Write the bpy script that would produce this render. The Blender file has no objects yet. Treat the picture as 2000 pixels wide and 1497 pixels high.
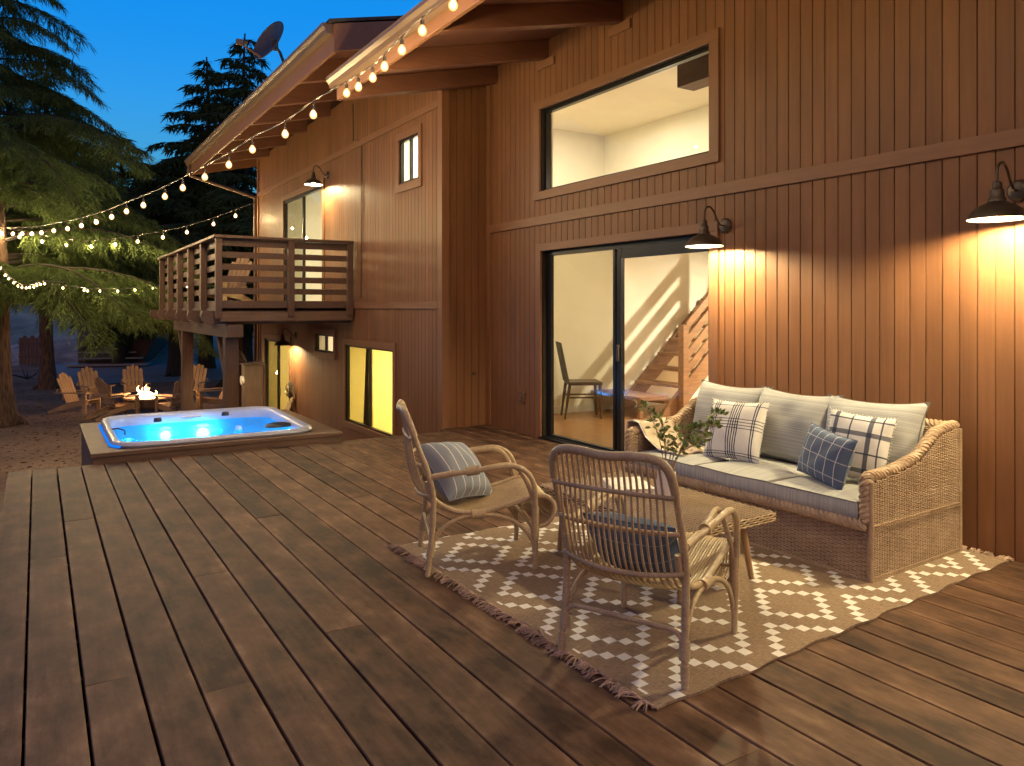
import bpy, math, random
import numpy as np
from mathutils import Vector, Matrix
R = math.radians
random.seed(7)
scene = bpy.context.scene

# ------------------------------------------------------------------ camera
F_PX = 1490.0; U0 = 1000.0; V0 = 602.0; CAM_H = 1.45; YAW = R(31.9)
cam_d = bpy.data.cameras.new("camera")
cam_d.sensor_width = 36.0
cam_d.lens = 36.0 * F_PX / 2000.0
cam_d.shift_y = -(748.5 - V0) / 2000.0
cam_d.clip_end = 1000
cam = bpy.data.objects.new("camera", cam_d)
scene.collection.objects.link(cam)
cam.location = (0, 0, CAM_H)
cam.rotation_euler = (R(90), 0, -YAW)
scene.camera = cam

# ------------------------------------------------------------------ world
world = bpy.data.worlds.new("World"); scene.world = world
world.use_nodes = True
wn = world.node_tree.nodes; wl = world.node_tree.links
wn.clear()
sky = wn.new("ShaderNodeTexSky"); sky.sky_type = 'NISHITA'; sky.sun_disc = False
sky.sun_elevation = R(-1.5); sky.sun_rotation = R(200)
sky.altitude = 300; sky.air_density = 1.0; sky.dust_density = 0.3; sky.ozone_density = 6.0
wbal = wn.new("ShaderNodeMix"); wbal.data_type = 'RGBA'; wbal.blend_type = 'MULTIPLY'
wbal.inputs[0].default_value = 1.0
wbal.inputs[7].default_value = SKY_TINT = (0.13, 2.9, 1.35, 1)
wbg = wn.new("ShaderNodeBackground"); wbg.inputs[1].default_value = 2.6
wout = wn.new("ShaderNodeOutputWorld")
wl.new(sky.outputs[0], wbal.inputs[6])
# a sunset-like glow is added as fill low in the sky behind the camera, and the zenith is darker than the horizon
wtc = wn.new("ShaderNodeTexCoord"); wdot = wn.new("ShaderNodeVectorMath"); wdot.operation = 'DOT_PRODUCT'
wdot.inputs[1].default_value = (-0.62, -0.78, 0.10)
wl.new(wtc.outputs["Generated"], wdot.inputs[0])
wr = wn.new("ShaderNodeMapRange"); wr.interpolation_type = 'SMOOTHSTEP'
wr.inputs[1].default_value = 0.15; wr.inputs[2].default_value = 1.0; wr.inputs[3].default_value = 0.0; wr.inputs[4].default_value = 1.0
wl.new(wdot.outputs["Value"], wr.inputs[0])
wsep = wn.new("ShaderNodeSeparateXYZ"); wl.new(wtc.outputs["Generated"], wsep.inputs[0])
wz = wn.new("ShaderNodeMapRange"); wz.inputs[1].default_value = 0.42; wz.inputs[2].default_value = 0.95; wz.inputs[3].default_value = 1.0; wz.inputs[4].default_value = 0.35
wl.new(wsep.outputs[2], wz.inputs[0])
wdk = wn.new("ShaderNodeMix"); wdk.data_type = 'RGBA'; wdk.blend_type = 'MULTIPLY'; wdk.inputs[0].default_value = 1.0
wl.new(wbal.outputs[2], wdk.inputs[6]); wl.new(wz.outputs[0], wdk.inputs[7])
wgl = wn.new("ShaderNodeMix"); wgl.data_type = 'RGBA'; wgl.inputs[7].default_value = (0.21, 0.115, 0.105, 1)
whz = wn.new("ShaderNodeMapRange"); whz.interpolation_type = 'SMOOTHSTEP'; whz.inputs[1].default_value = 0.0; whz.inputs[2].default_value = 0.36; whz.inputs[3].default_value = 1.0; whz.inputs[4].default_value = 0.0
wl.new(wsep.outputs[2], whz.inputs[0])
wha = wn.new("ShaderNodeMix"); wha.data_type = 'RGBA'; wha.blend_type = 'ADD'; wha.inputs[7].default_value = (0.028, 0.07, 0.10, 1)
wl.new(whz.outputs[0], wha.inputs[0]); wl.new(wdk.outputs[2], wha.inputs[6])
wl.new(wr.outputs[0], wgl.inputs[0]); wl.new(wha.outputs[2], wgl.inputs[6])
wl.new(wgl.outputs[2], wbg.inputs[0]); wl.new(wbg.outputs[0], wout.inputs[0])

scene.view_settings.view_transform = 'Standard'
scene.view_settings.look = 'None'
scene.view_settings.exposure = 0.15
scene.view_settings.gamma = 1.0
scene.render.engine = 'CYCLES'
scene.cycles.use_denoising = True
scene.cycles.max_bounces = 7
scene.cycles.diffuse_bounces = 4
scene.cycles.glossy_bounces = 3
scene.cycles.transmission_bounces = 4
scene.cycles.transparent_max_bounces = 12
scene.cycles.sample_clamp_indirect = 12.0
scene.cycles.caustics_reflective = False
scene.cycles.caustics_refractive = False

WARM = (1.0, 0.82, 0.46)
BULB = (1.0, 0.73, 0.34)
SCONCE_W = 160.0
BULB_L = 820.0
YARD_L = 2000.0

# ------------------------------------------------------------------ helpers
_F = (math.sin(YAW), math.cos(YAW)); _R = (math.cos(YAW), -math.sin(YAW))
def ray(u):
    k = (u - U0) / F_PX
    return _F[0] + _R[0]*k, _F[1] + _R[1]*k
def pt(u, v, x=None, y=None, z=None, s=None):
    """the point of the place seen at photograph position (u, v), on a known plane or at a known depth"""
    dx, dy = ray(u)
    if z is not None: s = (CAM_H - z) * F_PX / (v - V0)
    elif x is not None: s = x / dx
    elif y is not None: s = y / dy
    return Vector((dx*s, dy*s, CAM_H + (V0 - v) / F_PX * s))

def link(o, parent=None):
    scene.collection.objects.link(o)
    if parent is not None: o.parent = parent
    return o
def tag(o, label=None, cat=None, group=None, kind=None):
    if label: o["label"] = label
    if cat: o["category"] = cat
    if group: o["group"] = group
    if kind: o["kind"] = kind
    return o
def thing(name, label, cat, loc=(0, 0, 0), rz=0.0, group=None, kind=None):
    o = bpy.data.objects.new(name, None)
    o.location = loc; o.rotation_euler = (0, 0, rz); o.empty_display_size = 0.1
    link(o); return tag(o, label, cat, group, kind)
def copy_tree(o, parent=None):
    c = o.copy(); link(c, parent)
    if parent is not None: c.parent = parent
    for ch in list(o.children): copy_tree(ch, c)
    return c

def smooth_path(pts, n=8, closed=False):
    """Catmull-Rom through the points"""
    P = [Vector(p) for p in pts]; out = []
    m = len(P)
    for i in range(m if closed else m - 1):
        if closed: p0, p1, p2, p3 = P[(i-1) % m], P[i], P[(i+1) % m], P[(i+2) % m]
        else:
            p1, p2 = P[i], P[i+1]
            p0 = P[i-1] if i > 0 else p1*2 - p2
            p3 = P[i+2] if i + 2 < m else p2*2 - p1
        for j in range(n):
            t = j / n
            out.append(0.5*((2*p1) + (p2-p0)*t + (2*p0-5*p1+4*p2-p3)*t*t + (3*p1-p0-3*p2+p3)*t**3))
    if not closed: out.append(P[-1])
    return out
def resample(path, step):
    L = [0.0]
    for a, b in zip(path, path[1:]): L.append(L[-1] + (b-a).length)
    n = max(2, int(L[-1] / step)); out = []; j = 0
    for i in range(n + 1):
        d = L[-1] * i / n
        while j < len(L) - 2 and L[j+1] < d: j += 1
        seg = L[j+1] - L[j]
        out.append(path[j].lerp(path[j+1], 0 if seg < 1e-9 else (d - L[j]) / seg))
    return out

class MB:
    def __init__(s): s.v = []; s.f = []; s.uv = {}; s.m = []; s.cm = 0; s.T = None
    def add(s, verts, faces, uvs=None):
        b = len(s.v)
        if s.T is not None: verts = [s.T @ Vector(p) for p in verts]
        s.v.extend([tuple(p) for p in verts])
        for k, f in enumerate(faces):
            if uvs is not None: s.uv[len(s.f)] = [uvs[i] for i in f]
            s.f.append([b + i for i in f]); s.m.append(s.cm)
        return s
    def box(s, x0, x1, y0, y1, z0, z1):
        x0, x1 = min(x0, x1), max(x0, x1); y0, y1 = min(y0, y1), max(y0, y1); z0, z1 = min(z0, z1), max(z0, z1)
        v = [(x0,y0,z0),(x1,y0,z0),(x1,y1,z0),(x0,y1,z0),(x0,y0,z1),(x1,y0,z1),(x1,y1,z1),(x0,y1,z1)]
        return s.add(v, [(0,3,2,1),(4,5,6,7),(0,1,5,4),(1,2,6,5),(2,3,7,6),(3,0,4,7)])
    def beam(s, a, b, w, h, up=(0, 0, 1)):
        """box from a to b, width w, height h"""
        a = Vector(a); b = Vector(b); d = (b-a).normalized(); sd = d.cross(Vector(up)).normalized(); u = sd.cross(d)
        c = []
        for p in (a, b):
            for i, j in ((-1,-1),(1,-1),(1,1),(-1,1)): c.append(p + sd*(i*w/2) + u*(j*h/2))
        return s.add(c, [(0,1,2,3),(7,6,5,4),(0,4,5,1),(1,5,6,2),(2,6,7,3),(3,7,4,0)])
    def prism(s, poly, axis, a0, a1):
        """poly: 2-D outline; axis 0: (y,z), 1: (x,z), 2: (x,y); extruded a0..a1 along axis"""
        n = len(poly)
        def p3(p, a): return (a, p[0], p[1]) if axis == 0 else ((p[0], a, p[1]) if axis == 1 else (p[0], p[1], a))
        v = [p3(p, a0) for p in poly] + [p3(p, a1) for p in poly]
        f = [(i, (i+1) % n, n + (i+1) % n, n + i) for i in range(n)] + [tuple(range(n))[::-1], tuple(range(n, 2*n))]
        return s.add(v, f)
    def tube(s, path, r, sides=8, caps=True, closed=False):
        P = [Vector(p) for p in path]; n = len(P)
        rr = r if hasattr(r, '__len__') else [r]*n
        tang = []
        for i in range(n):
            if closed: t = P[(i+1) % n] - P[(i-1) % n]
            else: t = P[min(i+1, n-1)] - P[max(i-1, 0)]
            tang.append(t.normalized() if t.length > 1e-9 else Vector((0,0,1)))
        t0 = tang[0]; ref = Vector((0,0,1)) if abs(t0.z) < 0.9 else Vector((1,0,0))
        nrm = (ref - t0*ref.dot(t0)).normalized()
        vs = []
        for i in range(n):
            t = tang[i]; nrm = nrm - t*nrm.dot(t)
            nrm = nrm.normalized() if nrm.length > 1e-6 else t.orthogonal().normalized()
            bn = t.cross(nrm)
            for k in range(sides):
                a = 2*math.pi*k/sides
                vs.append(P[i] + nrm*(math.cos(a)*rr[i]) + bn*(math.sin(a)*rr[i]))
        fs = []
        for i in range(n if closed else n-1):
            for k in range(sides):
                a = i*sides + k; b = i*sides + (k+1) % sides; j = (i+1) % n
                fs.append((a, b, j*sides + (k+1) % sides, j*sides + k))
        if caps and not closed:
            fs.append(tuple(range(sides))[::-1]); fs.append(tuple(range((n-1)*sides, n*sides)))
        return s.add(vs, fs)
    def wrapped(s, path, r, pitch=0.006, amp=0.0012, sides=9):
        P = resample([Vector(p) for p in path], pitch/2)
        return s.tube(P, [r + (amp if i % 2 else 0) for i in range(len(P))], sides)
    def braid(s, path, r, strand, pitch=0.07, n=3, sides=6):
        P = resample([Vector(p) for p in path], pitch/8); m = len(P)
        for q in range(n):
            out = []
            for i in range(m):
                t = (P[min(i+1, m-1)] - P[max(i-1, 0)]).normalized()
                a = t.cross(Vector((0,1,0.3))).normalized(); b = t.cross(a)
                ph = 2*math.pi*(i/8.0 + q/n)
                out.append(P[i] + a*(r*math.cos(ph)) + b*(r*math.sin(ph)))
            s.tube(out, strand, sides)
        return s
    def lathe(s, prof, c=(0,0,0), segs=24, axis='z', close=False):
        """prof: list of (radius, height)"""
        n = len(prof); vs = []
        for k in range(segs):
            a = 2*math.pi*k/segs; ca, sa = math.cos(a), math.sin(a)
            for r, h in prof:
                if axis == 'z': p = (c[0]+r*ca, c[1]+r*sa, c[2]+h)
                elif axis == 'x': p = (c[0]+h, c[1]+r*ca, c[2]+r*sa)
                else: p = (c[0]+r*ca, c[1]+h, c[2]+r*sa)
                vs.append(p)
        fs = []
        for k in range(segs):
            k2 = (k+1) % segs
            for i in range(n-1): fs.append((k*n+i, k2*n+i, k2*n+i+1, k*n+i+1))
        return s.add(vs, fs)
    def sphere(s, c, r, segs=12, rings=8, sz=1.0):
        prof = [(max(1e-4, r*math.sin(math.pi*i/rings)), -r*sz*math.cos(math.pi*i/rings)) for i in range(rings+1)]
        return s.lathe(prof, c, segs)
    def grid(s, fn, nu, nv, flip=False):
        """fn(i/nu, j/nv) -> point; with uvs"""
        vs = []; uv = []
        for j in range(nv+1):
            for i in range(nu+1):
                vs.append(fn(i/nu, j/nv)); uv.append((i/nu, j/nv))
        fs = []
        for j in range(nv):
            for i in range(nu):
                a = j*(nu+1)+i; q = (a, a+1, a+nu+2, a+nu+1)
                fs.append(q[::-1] if flip else q)
        return s.add(vs, fs, uv)
    def build(s, name, mat, parent=None, origin=None, smooth=False, bevel=0.0, segs=2, loc=None):
        me = bpy.data.meshes.new(name)
        v = s.v
        if origin is not None:
            ox, oy, oz = origin; v = [(a-ox, b-oy, c-oz) for a, b, c in v]
        me.from_pydata(v, [], s.f)
        mats = mat if isinstance(mat, (list, tuple)) else [mat]
        for m in mats: me.materials.append(m)
        if len(mats) > 1: me.polygons.foreach_set("material_index", s.m)
        if s.uv:
            l = me.uv_layers.new(name="UVMap"); arr = np.zeros(len(me.loops)*2, dtype=np.float32)
            k = 0
            for fi, f in enumerate(s.f):
                u = s.uv.get(fi)
                for j in range(len(f)):
                    if u: arr[2*k] = u[j][0]; arr[2*k+1] = u[j][1]
                    k += 1
            l.data.foreach_set("uv", arr)
        if smooth:
            me.polygons.foreach_set("use_smooth", [True]*len(me.polygons))
            try: me.set_sharp_from_angle(angle=R(50))
            except Exception: pass
        me.update()
        o = bpy.data.objects.new(name, me)
        link(o, parent)
        if parent is None and origin is not None: o.location = origin
        if loc is not None: o.location = loc
        if bevel > 0:
            b = o.modifiers.new("bevel", 'BEVEL'); b.width = bevel; b.segments = segs; b.limit_method = 'ANGLE'; b.angle_limit = R(40)
        return o

# ------------------------------------------------------------------ materials
class NT:
    def __init__(s, name):
        s.mat = bpy.data.materials.new(name); s.mat.use_nodes = True
        s.t = s.mat.node_tree; s.t.nodes.clear()
        s.out = s.t.nodes.new("ShaderNodeOutputMaterial")
    def n(s, kind, **kw):
        nd = s.t.nodes.new("ShaderNode" + kind)
        for k, v in kw.items():
            if k.startswith('i_'):
                key = k[2:]
                key = int(key) if key.isdigit() else key.replace('_', ' ')
                nd.inputs[key].default_value = v
            else: setattr(nd, k, v)
        return nd
    def l(s, a, b): s.t.links.new(a, b)
    def coords(s, scale=(1,1,1), which="Object", rot=(0,0,0)):
        tc = s.n("TexCoord"); mp = s.n("Mapping")
        mp.inputs["Scale"].default_value = scale; mp.inputs["Rotation"].default_value = rot
        s.l(tc.outputs[which], mp.inputs[0]); return mp.outputs[0]
    def noise(s, co, scale, detail=4, rough=0.55):
        nd = s.n("TexNoise"); nd.inputs["Scale"].default_value = scale
        nd.inputs["Detail"].default_value = detail; nd.inputs["Roughness"].default_value = rough
        s.l(co, nd.inputs["Vector"]); return nd.outputs["Fac"]
    def math(s, op, a, b=None, c=None, clamp=False):
        nd = s.n("Math", operation=op); nd.use_clamp = clamp
        for i, x in enumerate((a, b, c)):
            if x is None: continue
            if isinstance(x, (int, float)): nd.inputs[i].default_value = x
            else: s.l(x, nd.inputs[i])
        return nd.outputs[0]
    def ramp(s, fac, stops, interp='LINEAR'):
        nd = s.n("ValToRGB"); cr = nd.color_ramp; cr.interpolation = interp
        while len(cr.elements) > 1: cr.elements.remove(cr.elements[-1])
        cr.elements[0].position = stops[0][0]; cr.elements[0].color = (*stops[0][1][:3], 1)
        for p, c in stops[1:]:
            e = cr.elements.new(p); e.color = (*c[:3], 1)
        s.l(fac, nd.inputs[0]); return nd.outputs[0]
    def mix(s, fac, a, b, mode='MIX'):
        nd = s.n("Mix", data_type='RGBA', blend_type=mode)
        for sock, x in ((nd.inputs[0], fac), (nd.inputs[6], a), (nd.inputs[7], b)):
            if isinstance(x, (int, float)): sock.default_value = x
            elif isinstance(x, tuple): sock.default_value = (*x[:3], 1)
            else: s.l(x, sock)
        return nd.outputs[2]
    def bump(s, h, strength=0.3, dist=0.01, normal=None):
        nd = s.n("Bump"); nd.inputs["Strength"].default_value = strength; nd.inputs["Distance"].default_value = dist
        s.l(h, nd.inputs["Height"])
        if normal is not None: s.l(normal, nd.inputs["Normal"])
        return nd.outputs[0]
    def principled(s, color, rough=0.5, metallic=0.0, normal=None, **kw):
        p = s.n("BsdfPrincipled")
        for sock, x in ((p.inputs["Base Color"], color), (p.inputs["Roughness"], rough), (p.inputs["Metallic"], metallic)):
            if isinstance(x, (int, float)): sock.default_value = x
            elif isinstance(x, tuple): sock.default_value = (*x[:3], 1)
            else: s.l(x, sock)
        if normal is not None: s.l(normal, p.inputs["Normal"])
        for k, v in kw.items(): p.inputs[k.replace('_', ' ')].default_value = v
        s.l(p.outputs[0], s.out.inputs[0]); s.p = p
        return s.mat

def C(r, g, b):
    """sRGB 0-255 to linear"""
    f = lambda c: (c/255)/12.92 if c/255 <= 0.04045 else ((c/255+0.055)/1.055)**2.4
    return (f(r), f(g), f(b))
def var(c, k): return tuple(min(1, x*k) for x in c)

def m_plain(name, c, rough=0.5, metallic=0.0, amt=0.18, scale=8, bump=0.1, stretch=(1,1,1), bscale=60, bd=0.002):
    t = NT(name); co = t.coords(stretch)
    col = t.ramp(t.noise(co, scale), [(0.3, var(c, 1-amt)), (0.7, var(c, 1+amt))])
    nr = t.bump(t.noise(co, bscale, 3), bump, bd)
    return t.principled(col, rough, metallic, nr)
def m_wood(name, c1, c2, axis=1, rough=0.55, scale=1.0, bump=0.3, spec=0.4):
    t = NT(name); st = [30*scale]*3; st[axis] = 1.6*scale
    co = t.coords(tuple(st)); big = t.coords((2, 2, 2))
    g = t.noise(co, 1.0, 6, 0.65); b = t.noise(big, 1.5, 3)
    f = t.math('ADD', t.math('MULTIPLY', g, 0.7), t.math('MULTIPLY', b, 0.3))
    col = t.ramp(f, [(0.32, c1), (0.68, c2)])
    return t.principled(col, rough, 0, t.bump(g, bump, 0.004), Specular_IOR_Level=spec)
def m_emit(name, c, strength):
    t = NT(name); e = t.n("Emission"); e.inputs[0].default_value = (*c, 1); e.inputs[1].default_value = strength
    t.l(e.outputs[0], t.out.inputs[0]); return t.mat
def m_glass(name, tint=(1,1,1), refl=1.0, rough=0.0):
    t = NT(name); tr = t.n("BsdfTransparent"); tr.inputs[0].default_value = (*tint, 1)
    gl = t.n("BsdfGlossy"); gl.inputs["Roughness"].default_value = rough
    fr = t.n("Fresnel"); fr.inputs[0].default_value = 1.5
    mx = t.n("MixShader"); t.l(t.math('MULTIPLY', fr.outputs[0], refl, clamp=True), mx.inputs[0])
    t.l(tr.outputs[0], mx.inputs[1]); t.l(gl.outputs[0], mx.inputs[2]); t.l(mx.outputs[0], t.out.inputs[0])
    return t.mat

M = {}
def _siding(name, c):
    t = NT(name); co = t.coords((34, 34, 1.3)); fine = t.coords((160, 160, 7)); big = t.coords((1, 1, 0.5))
    g = t.noise(co, 1.0, 5, 0.6); fg = t.noise(fine, 1.0, 3, 0.7); b = t.noise(big, 2.2, 4)
    f = t.math('ADD', t.math('MULTIPLY', g, 0.45), t.math('MULTIPLY', b, 0.55))
    sp_ = t.n("SeparateXYZ"); tcs = t.n("TexCoord"); t.l(tcs.outputs["Object"], sp_.inputs[0])
    wn1 = t.n("TexWhiteNoise", noise_dimensions='1D'); t.l(t.math('FLOOR', t.math('DIVIDE', t.math('ADD', sp_.outputs[1], 0.834), 0.1038)), wn1.inputs["W"])
    f = t.math('ADD', f, t.math('MULTIPLY', t.math('SUBTRACT', wn1.outputs["Value"], 0.5), 0.16))
    stv = t.noise(t.coords((5, 5, 0.7)), 1.3, 4, 0.6); f = t.math('ADD', f, t.math('MULTIPLY', t.math('SUBTRACT', stv, 0.5), 0.5))
    col = t.ramp(f, [(0.22, var(c, 0.70)), (0.78, var(c, 1.22))])
    nrm = t.bump(t.math('ADD', fg, t.math('MULTIPLY', g, 0.6)), 0.35, 0.0022)
    rg = t.math('ADD', t.math('MULTIPLY', b, 0.18), 0.42)
    return t.principled(col, rg, 0, nrm, Specular_IOR_Level=0.25)
SIDE = (0.205, 0.092, 0.043)
M['siding'] = _siding('siding', SIDE)
M['trim'] = m_wood('trim', var(SIDE, 0.86), var(SIDE, 1.12), axis=1, rough=0.5, bump=0.18)
M['trim_up'] = m_wood('trim_up', var(SIDE, 0.86), var(SIDE, 1.12), axis=2, rough=0.5, bump=0.18)
M['beam'] = m_wood('beam', (0.15, 0.062, 0.036), (0.22, 0.092, 0.055), axis=0, rough=0.55, bump=0.3)
M['soffit'] = m_wood('soffit', (0.15, 0.068, 0.040), (0.22, 0.098, 0.058), axis=1, rough=0.6, bump=0.2)
M['gutter'] = m_plain('gutter', (0.13, 0.078, 0.050), 0.35, 0.0, 0.08, 4, 0.05)
M['balcony_wood'] = m_wood('balcony_wood', (0.062, 0.034, 0.024), (0.125, 0.068, 0.047), axis=1, rough=0.6)
M['balcony_post'] = m_wood('balcony_post', (0.062, 0.034, 0.024), (0.125, 0.068, 0.047), axis=2, rough=0.6)
M['bronze'] = m_plain('bronze', (0.022, 0.02, 0.022), 0.35, 0.6, 0.1, 6, 0.04)
M['iron'] = m_plain('iron', (0.075, 0.055, 0.042), 0.42, 0.5, 0.3, 14, 0.12)
M['shade_in'] = m_plain('shade_in', (0.8, 0.76, 0.68), 0.5, 0, 0.03)
M['glass'] = m_glass('glass', (0.97, 0.98, 0.96), 1.0)
M['glass_screen'] = m_glass('glass_screen', (0.56, 0.55, 0.47), 1.0)
M['plaster'] = m_plain('plaster', (0.80, 0.76, 0.64), 0.8, 0, 0.03, 3, 0.08, bscale=30)
M['plaster_yellow'] = m_plain('plaster_yellow', (0.78, 0.66, 0.30), 0.8, 0, 0.03, 3, 0.08, bscale=30)
M['shingle'] = m_plain('shingle', (0.05, 0.045, 0.045), 0.9, 0, 0.4, 12, 0.5)
M['white_trim'] = m_plain('white_trim', (0.75, 0.73, 0.70), 0.5, 0, 0.03)

def _deck():
    t = NT('deck_wood'); tc = t.n("TexCoord"); sp = t.n("SeparateXYZ"); t.l(tc.outputs["Object"], sp.inputs[0])
    xi = t.math('DIVIDE', sp.outputs[0], 0.188); fl = t.math('FLOOR', xi); fr = t.math('FRACT', xi)
    wn_ = t.n("TexWhiteNoise", noise_dimensions='1D'); t.l(fl, wn_.inputs["W"])
    at = t.n("Attribute"); at.attribute_name = "tone"; tone = at.outputs["Fac"]
    # offset the grain per board
    cmb = t.n("CombineXYZ"); t.l(t.math('MULTIPLY', sp.outputs[0], 26), cmb.inputs[0])
    t.l(t.math('ADD', t.math('MULTIPLY', sp.outputs[1], 1.1), t.math('MULTIPLY', tone, 57)), cmb.inputs[1]); t.l(sp.outputs[2], cmb.inputs[2])
    dist = t.noise(cmb.outputs[0], 0.6, 2)
    wv = t.n("TexWave", wave_type='BANDS', bands_direction='X'); t.l(cmb.outputs[0], wv.inputs[0])
    wv.inputs["Scale"].default_value = 0.55; wv.inputs["Distortion"].default_value = 7; wv.inputs["Detail"].default_value = 3; wv.inputs["Detail Scale"].default_value = 0.7
    cm2 = t.n("CombineXYZ"); t.l(t.math('MULTIPLY', sp.outputs[0], 8), cm2.inputs[0]); t.l(t.math('ADD', t.math('MULTIPLY', sp.outputs[1], 4.0), t.math('MULTIPLY', tone, 31)), cm2.inputs[1])
    fine = t.noise(t.coords((38, 2.2, 20)), 1.0, 7, 0.72)
    blotch = t.noise(cm2.outputs[0], 0.85, 5, 0.62)
    blot2 = t.noise(t.coords((1, 1, 1)), 1.3, 3)
    # worn pale arrises along both edges of every board
    e = t.math('MINIMUM', fr, t.math('SUBTRACT', 1.0, fr))
    edge = t.math('MULTIPLY', t.math('SUBTRACT', 1.0, t.math('DIVIDE', e, 0.20), clamp=True), t.math('MULTIPLY', blotch, 0.55))
    f = t.math('ADD', t.math('MULTIPLY', dist, 0.04), t.math('MULTIPLY', fine, 0.22))
    f = t.math('ADD', f, t.math('MULTIPLY', blotch, 0.72))
    f = t.math('ADD', f, t.math('MULTIPLY', blot2, 0.12))
    f = t.math('ADD', f, t.math('MULTIPLY', t.math('SUBTRACT', tone, 0.5), 0.14))
    f = t.math('ADD', f, t.math('MULTIPLY', edge, 0.34))
    col = t.ramp(f, [(0.44, DECK_D), (0.56, DECK_M), (0.67, DECK_L), (0.82, DECK_P)])
    stn = t.noise(t.coords((3.2, 1.5, 1)), 1.7, 6, 0.7)
    smk = t.math('MULTIPLY', t.math('SUBTRACT', stn, 0.50), 7.0, clamp=True)
    col = t.mix(t.math('MULTIPLY', smk, 0.34), col, (0.040, 0.016, 0.010))
    # knots
    vo = t.n("TexVoronoi"); vo.inputs["Scale"].default_value = 1.0
    t.l(t.coords((6.2, 1.9, 1)), vo.inputs["Vector"])
    kn = t.math('SUBTRACT', 1.0, t.math('DIVIDE', vo.outputs["Distance"], 0.055), clamp=True)
    col = t.mix(t.math('MULTIPLY', kn, 0.8), col, (0.018, 0.010, 0.008))
    h = fine
    nr = t.bump(t.math('ADD', t.math('MULTIPLY', fine, 0.4), blotch), 0.3, 0.004)
    rg = t.math('ADD', 0.52, t.math('MULTIPLY', blotch, 0.2))
    return t.principled(col, rg, 0, nr, Specular_IOR_Level=0.2)
DECK_D, DECK_M, DECK_L, DECK_P = (0.036, 0.0165, 0.010), (0.100, 0.052, 0.031), (0.160, 0.087, 0.052), (0.28, 0.168, 0.103)
M['deck'] = _deck()
M['deck_side'] = m_wood('deck_side', (0.085, 0.050, 0.034), (0.18, 0.105, 0.070), axis=0, rough=0.6)
M['joist'] = m_plain('joist', (0.02, 0.014, 0.011), 0.8)
# ================================================================== GROUND
X_W = 4.77      # main wall plane
X_G = 4.15      # plane of the wing wall
GZ = -1.30      # level of the yard
gb = MB(); gb.grid(lambda a, b: (-150 + 300*a, -40 + 400*b, GZ), 4, 4)
t = NT('yard_soil'); co = t.coords((1,1,1))
n1 = t.noise(co, 0.6, 5); n2 = t.noise(co, 9, 6, 0.7); n3 = t.noise(co, 60, 3, 0.7)
f = t.math('ADD', t.math('MULTIPLY', n1, 0.35), t.math('ADD', t.math('MULTIPLY', n2, 0.4), t.math('MULTIPLY', n3, 0.25)))
M['soil'] = t.principled(t.ramp(f, [(0.36, (0.085, 0.048, 0.031)), (0.5, (0.20, 0.125, 0.078)), (0.66, (0.40, 0.28, 0.185))]), 0.9, 0, t.bump(t.math('ADD', n2, n3), 0.7, 0.04))
g = gb.build('ground', M['soil'], origin=(0, 0, GZ)); tag(g, kind='structure')
# leaf litter and pebbles lying on the yard
rs = np.random.RandomState(3)
lb = MB()
for i in range(5200):
    s_ = 9 + 22*rs.rand()**0.8; u_ = rs.uniform(-60, 500); dx, dy = ray(u_)
    x, y = dx*s_, dy*s_
    if x > 0.2 and y < 10.6: continue
    if x > X_G - 0.1: continue
    a = rs.rand()*6.28; L = rs.uniform(0.02, 0.06); w = L*rs.uniform(0.2, 0.6); hz = rs.uniform(0.004, 0.022)
    ca, sa = math.cos(a), math.sin(a)
    lb.add([(x-ca*L, y-sa*L, GZ+0.003), (x+sa*w, y-ca*w, GZ+hz), (x+ca*L, y+sa*L, GZ+0.004), (x-sa*w, y+ca*w, GZ+hz*0.6)], [(0,1,2),(0,2,3)])
M['litter'] = m_plain('litter', (0.16, 0.095, 0.055), 0.9, 0, 0.6, 3)
tag(lb.build('leaf_litter', M['litter'], origin=(0, 15, GZ)), kind='stuff')
# driveway and the bank behind it
def gp(u, v, z=GZ): p = pt(u, v, z=z); return (p.x, p.y)
dv = [gp(118, 752), gp(300, 748), gp(478, 741), gp(900, 735), gp(1000, 668), gp(470, 664), gp(205, 682), gp(60, 683), gp(95, 716)]
db = MB(); db.add([(x, y, GZ+0.012) for x, y in dv], [tuple(range(len(dv)))])
M['asphalt'] = m_plain('asphalt', (0.22, 0.24, 0.27), 0.75, 0, 0.2, 1.2, 0.3)
tag(db.build('driveway', M['asphalt'], origin=(dv[0][0], dv[0][1], GZ)), kind='structure')
M['bank'] = m_plain('bank', (0.30, 0.26, 0.22), 0.95, 0, 0.45, 1.1, 0.8, bscale=8, bd=0.05)
hb = MB()
c0 = pt(420, 660, s=47)
def bankf(a, b):
    ang = a*2*math.pi; r = b
    x = c0.x + 15.0*r*math.cos(ang); y = c0.y + 8.5*r*math.sin(ang)
    h = 2.0*(1-r*r)**1.5 if r < 1 else 0
    h += 0.10*math.sin(x*2.1)*math.cos(y*1.7)*(1-r)
    return (x, y, GZ - 0.02 + h)
hb.grid(bankf, 64, 20)
tag(hb.build('bank', M['bank'], origin=(c0.x, c0.y, GZ), smooth=True), kind='structure')
# far rising ground
fb = MB()
def farf(a, b):
    x = -90 + 200*a; d = 62 + 120*b
    y = d + 6*math.sin(a*9)
    return (x, y, GZ + 24*(b**0.9) + 1.2*math.sin(x*0.21+b*4)*b)
fb.grid(farf, 50, 16)
M['hill'] = m_plain('hill', (0.16, 0.20, 0.16), 0.95, 0, 0.5, 0.4, 0.8, bscale=2, bd=0.3)
tag(fb.build('hillside', M['hill'], origin=(0, 62, GZ), smooth=True), kind='structure')

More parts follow.
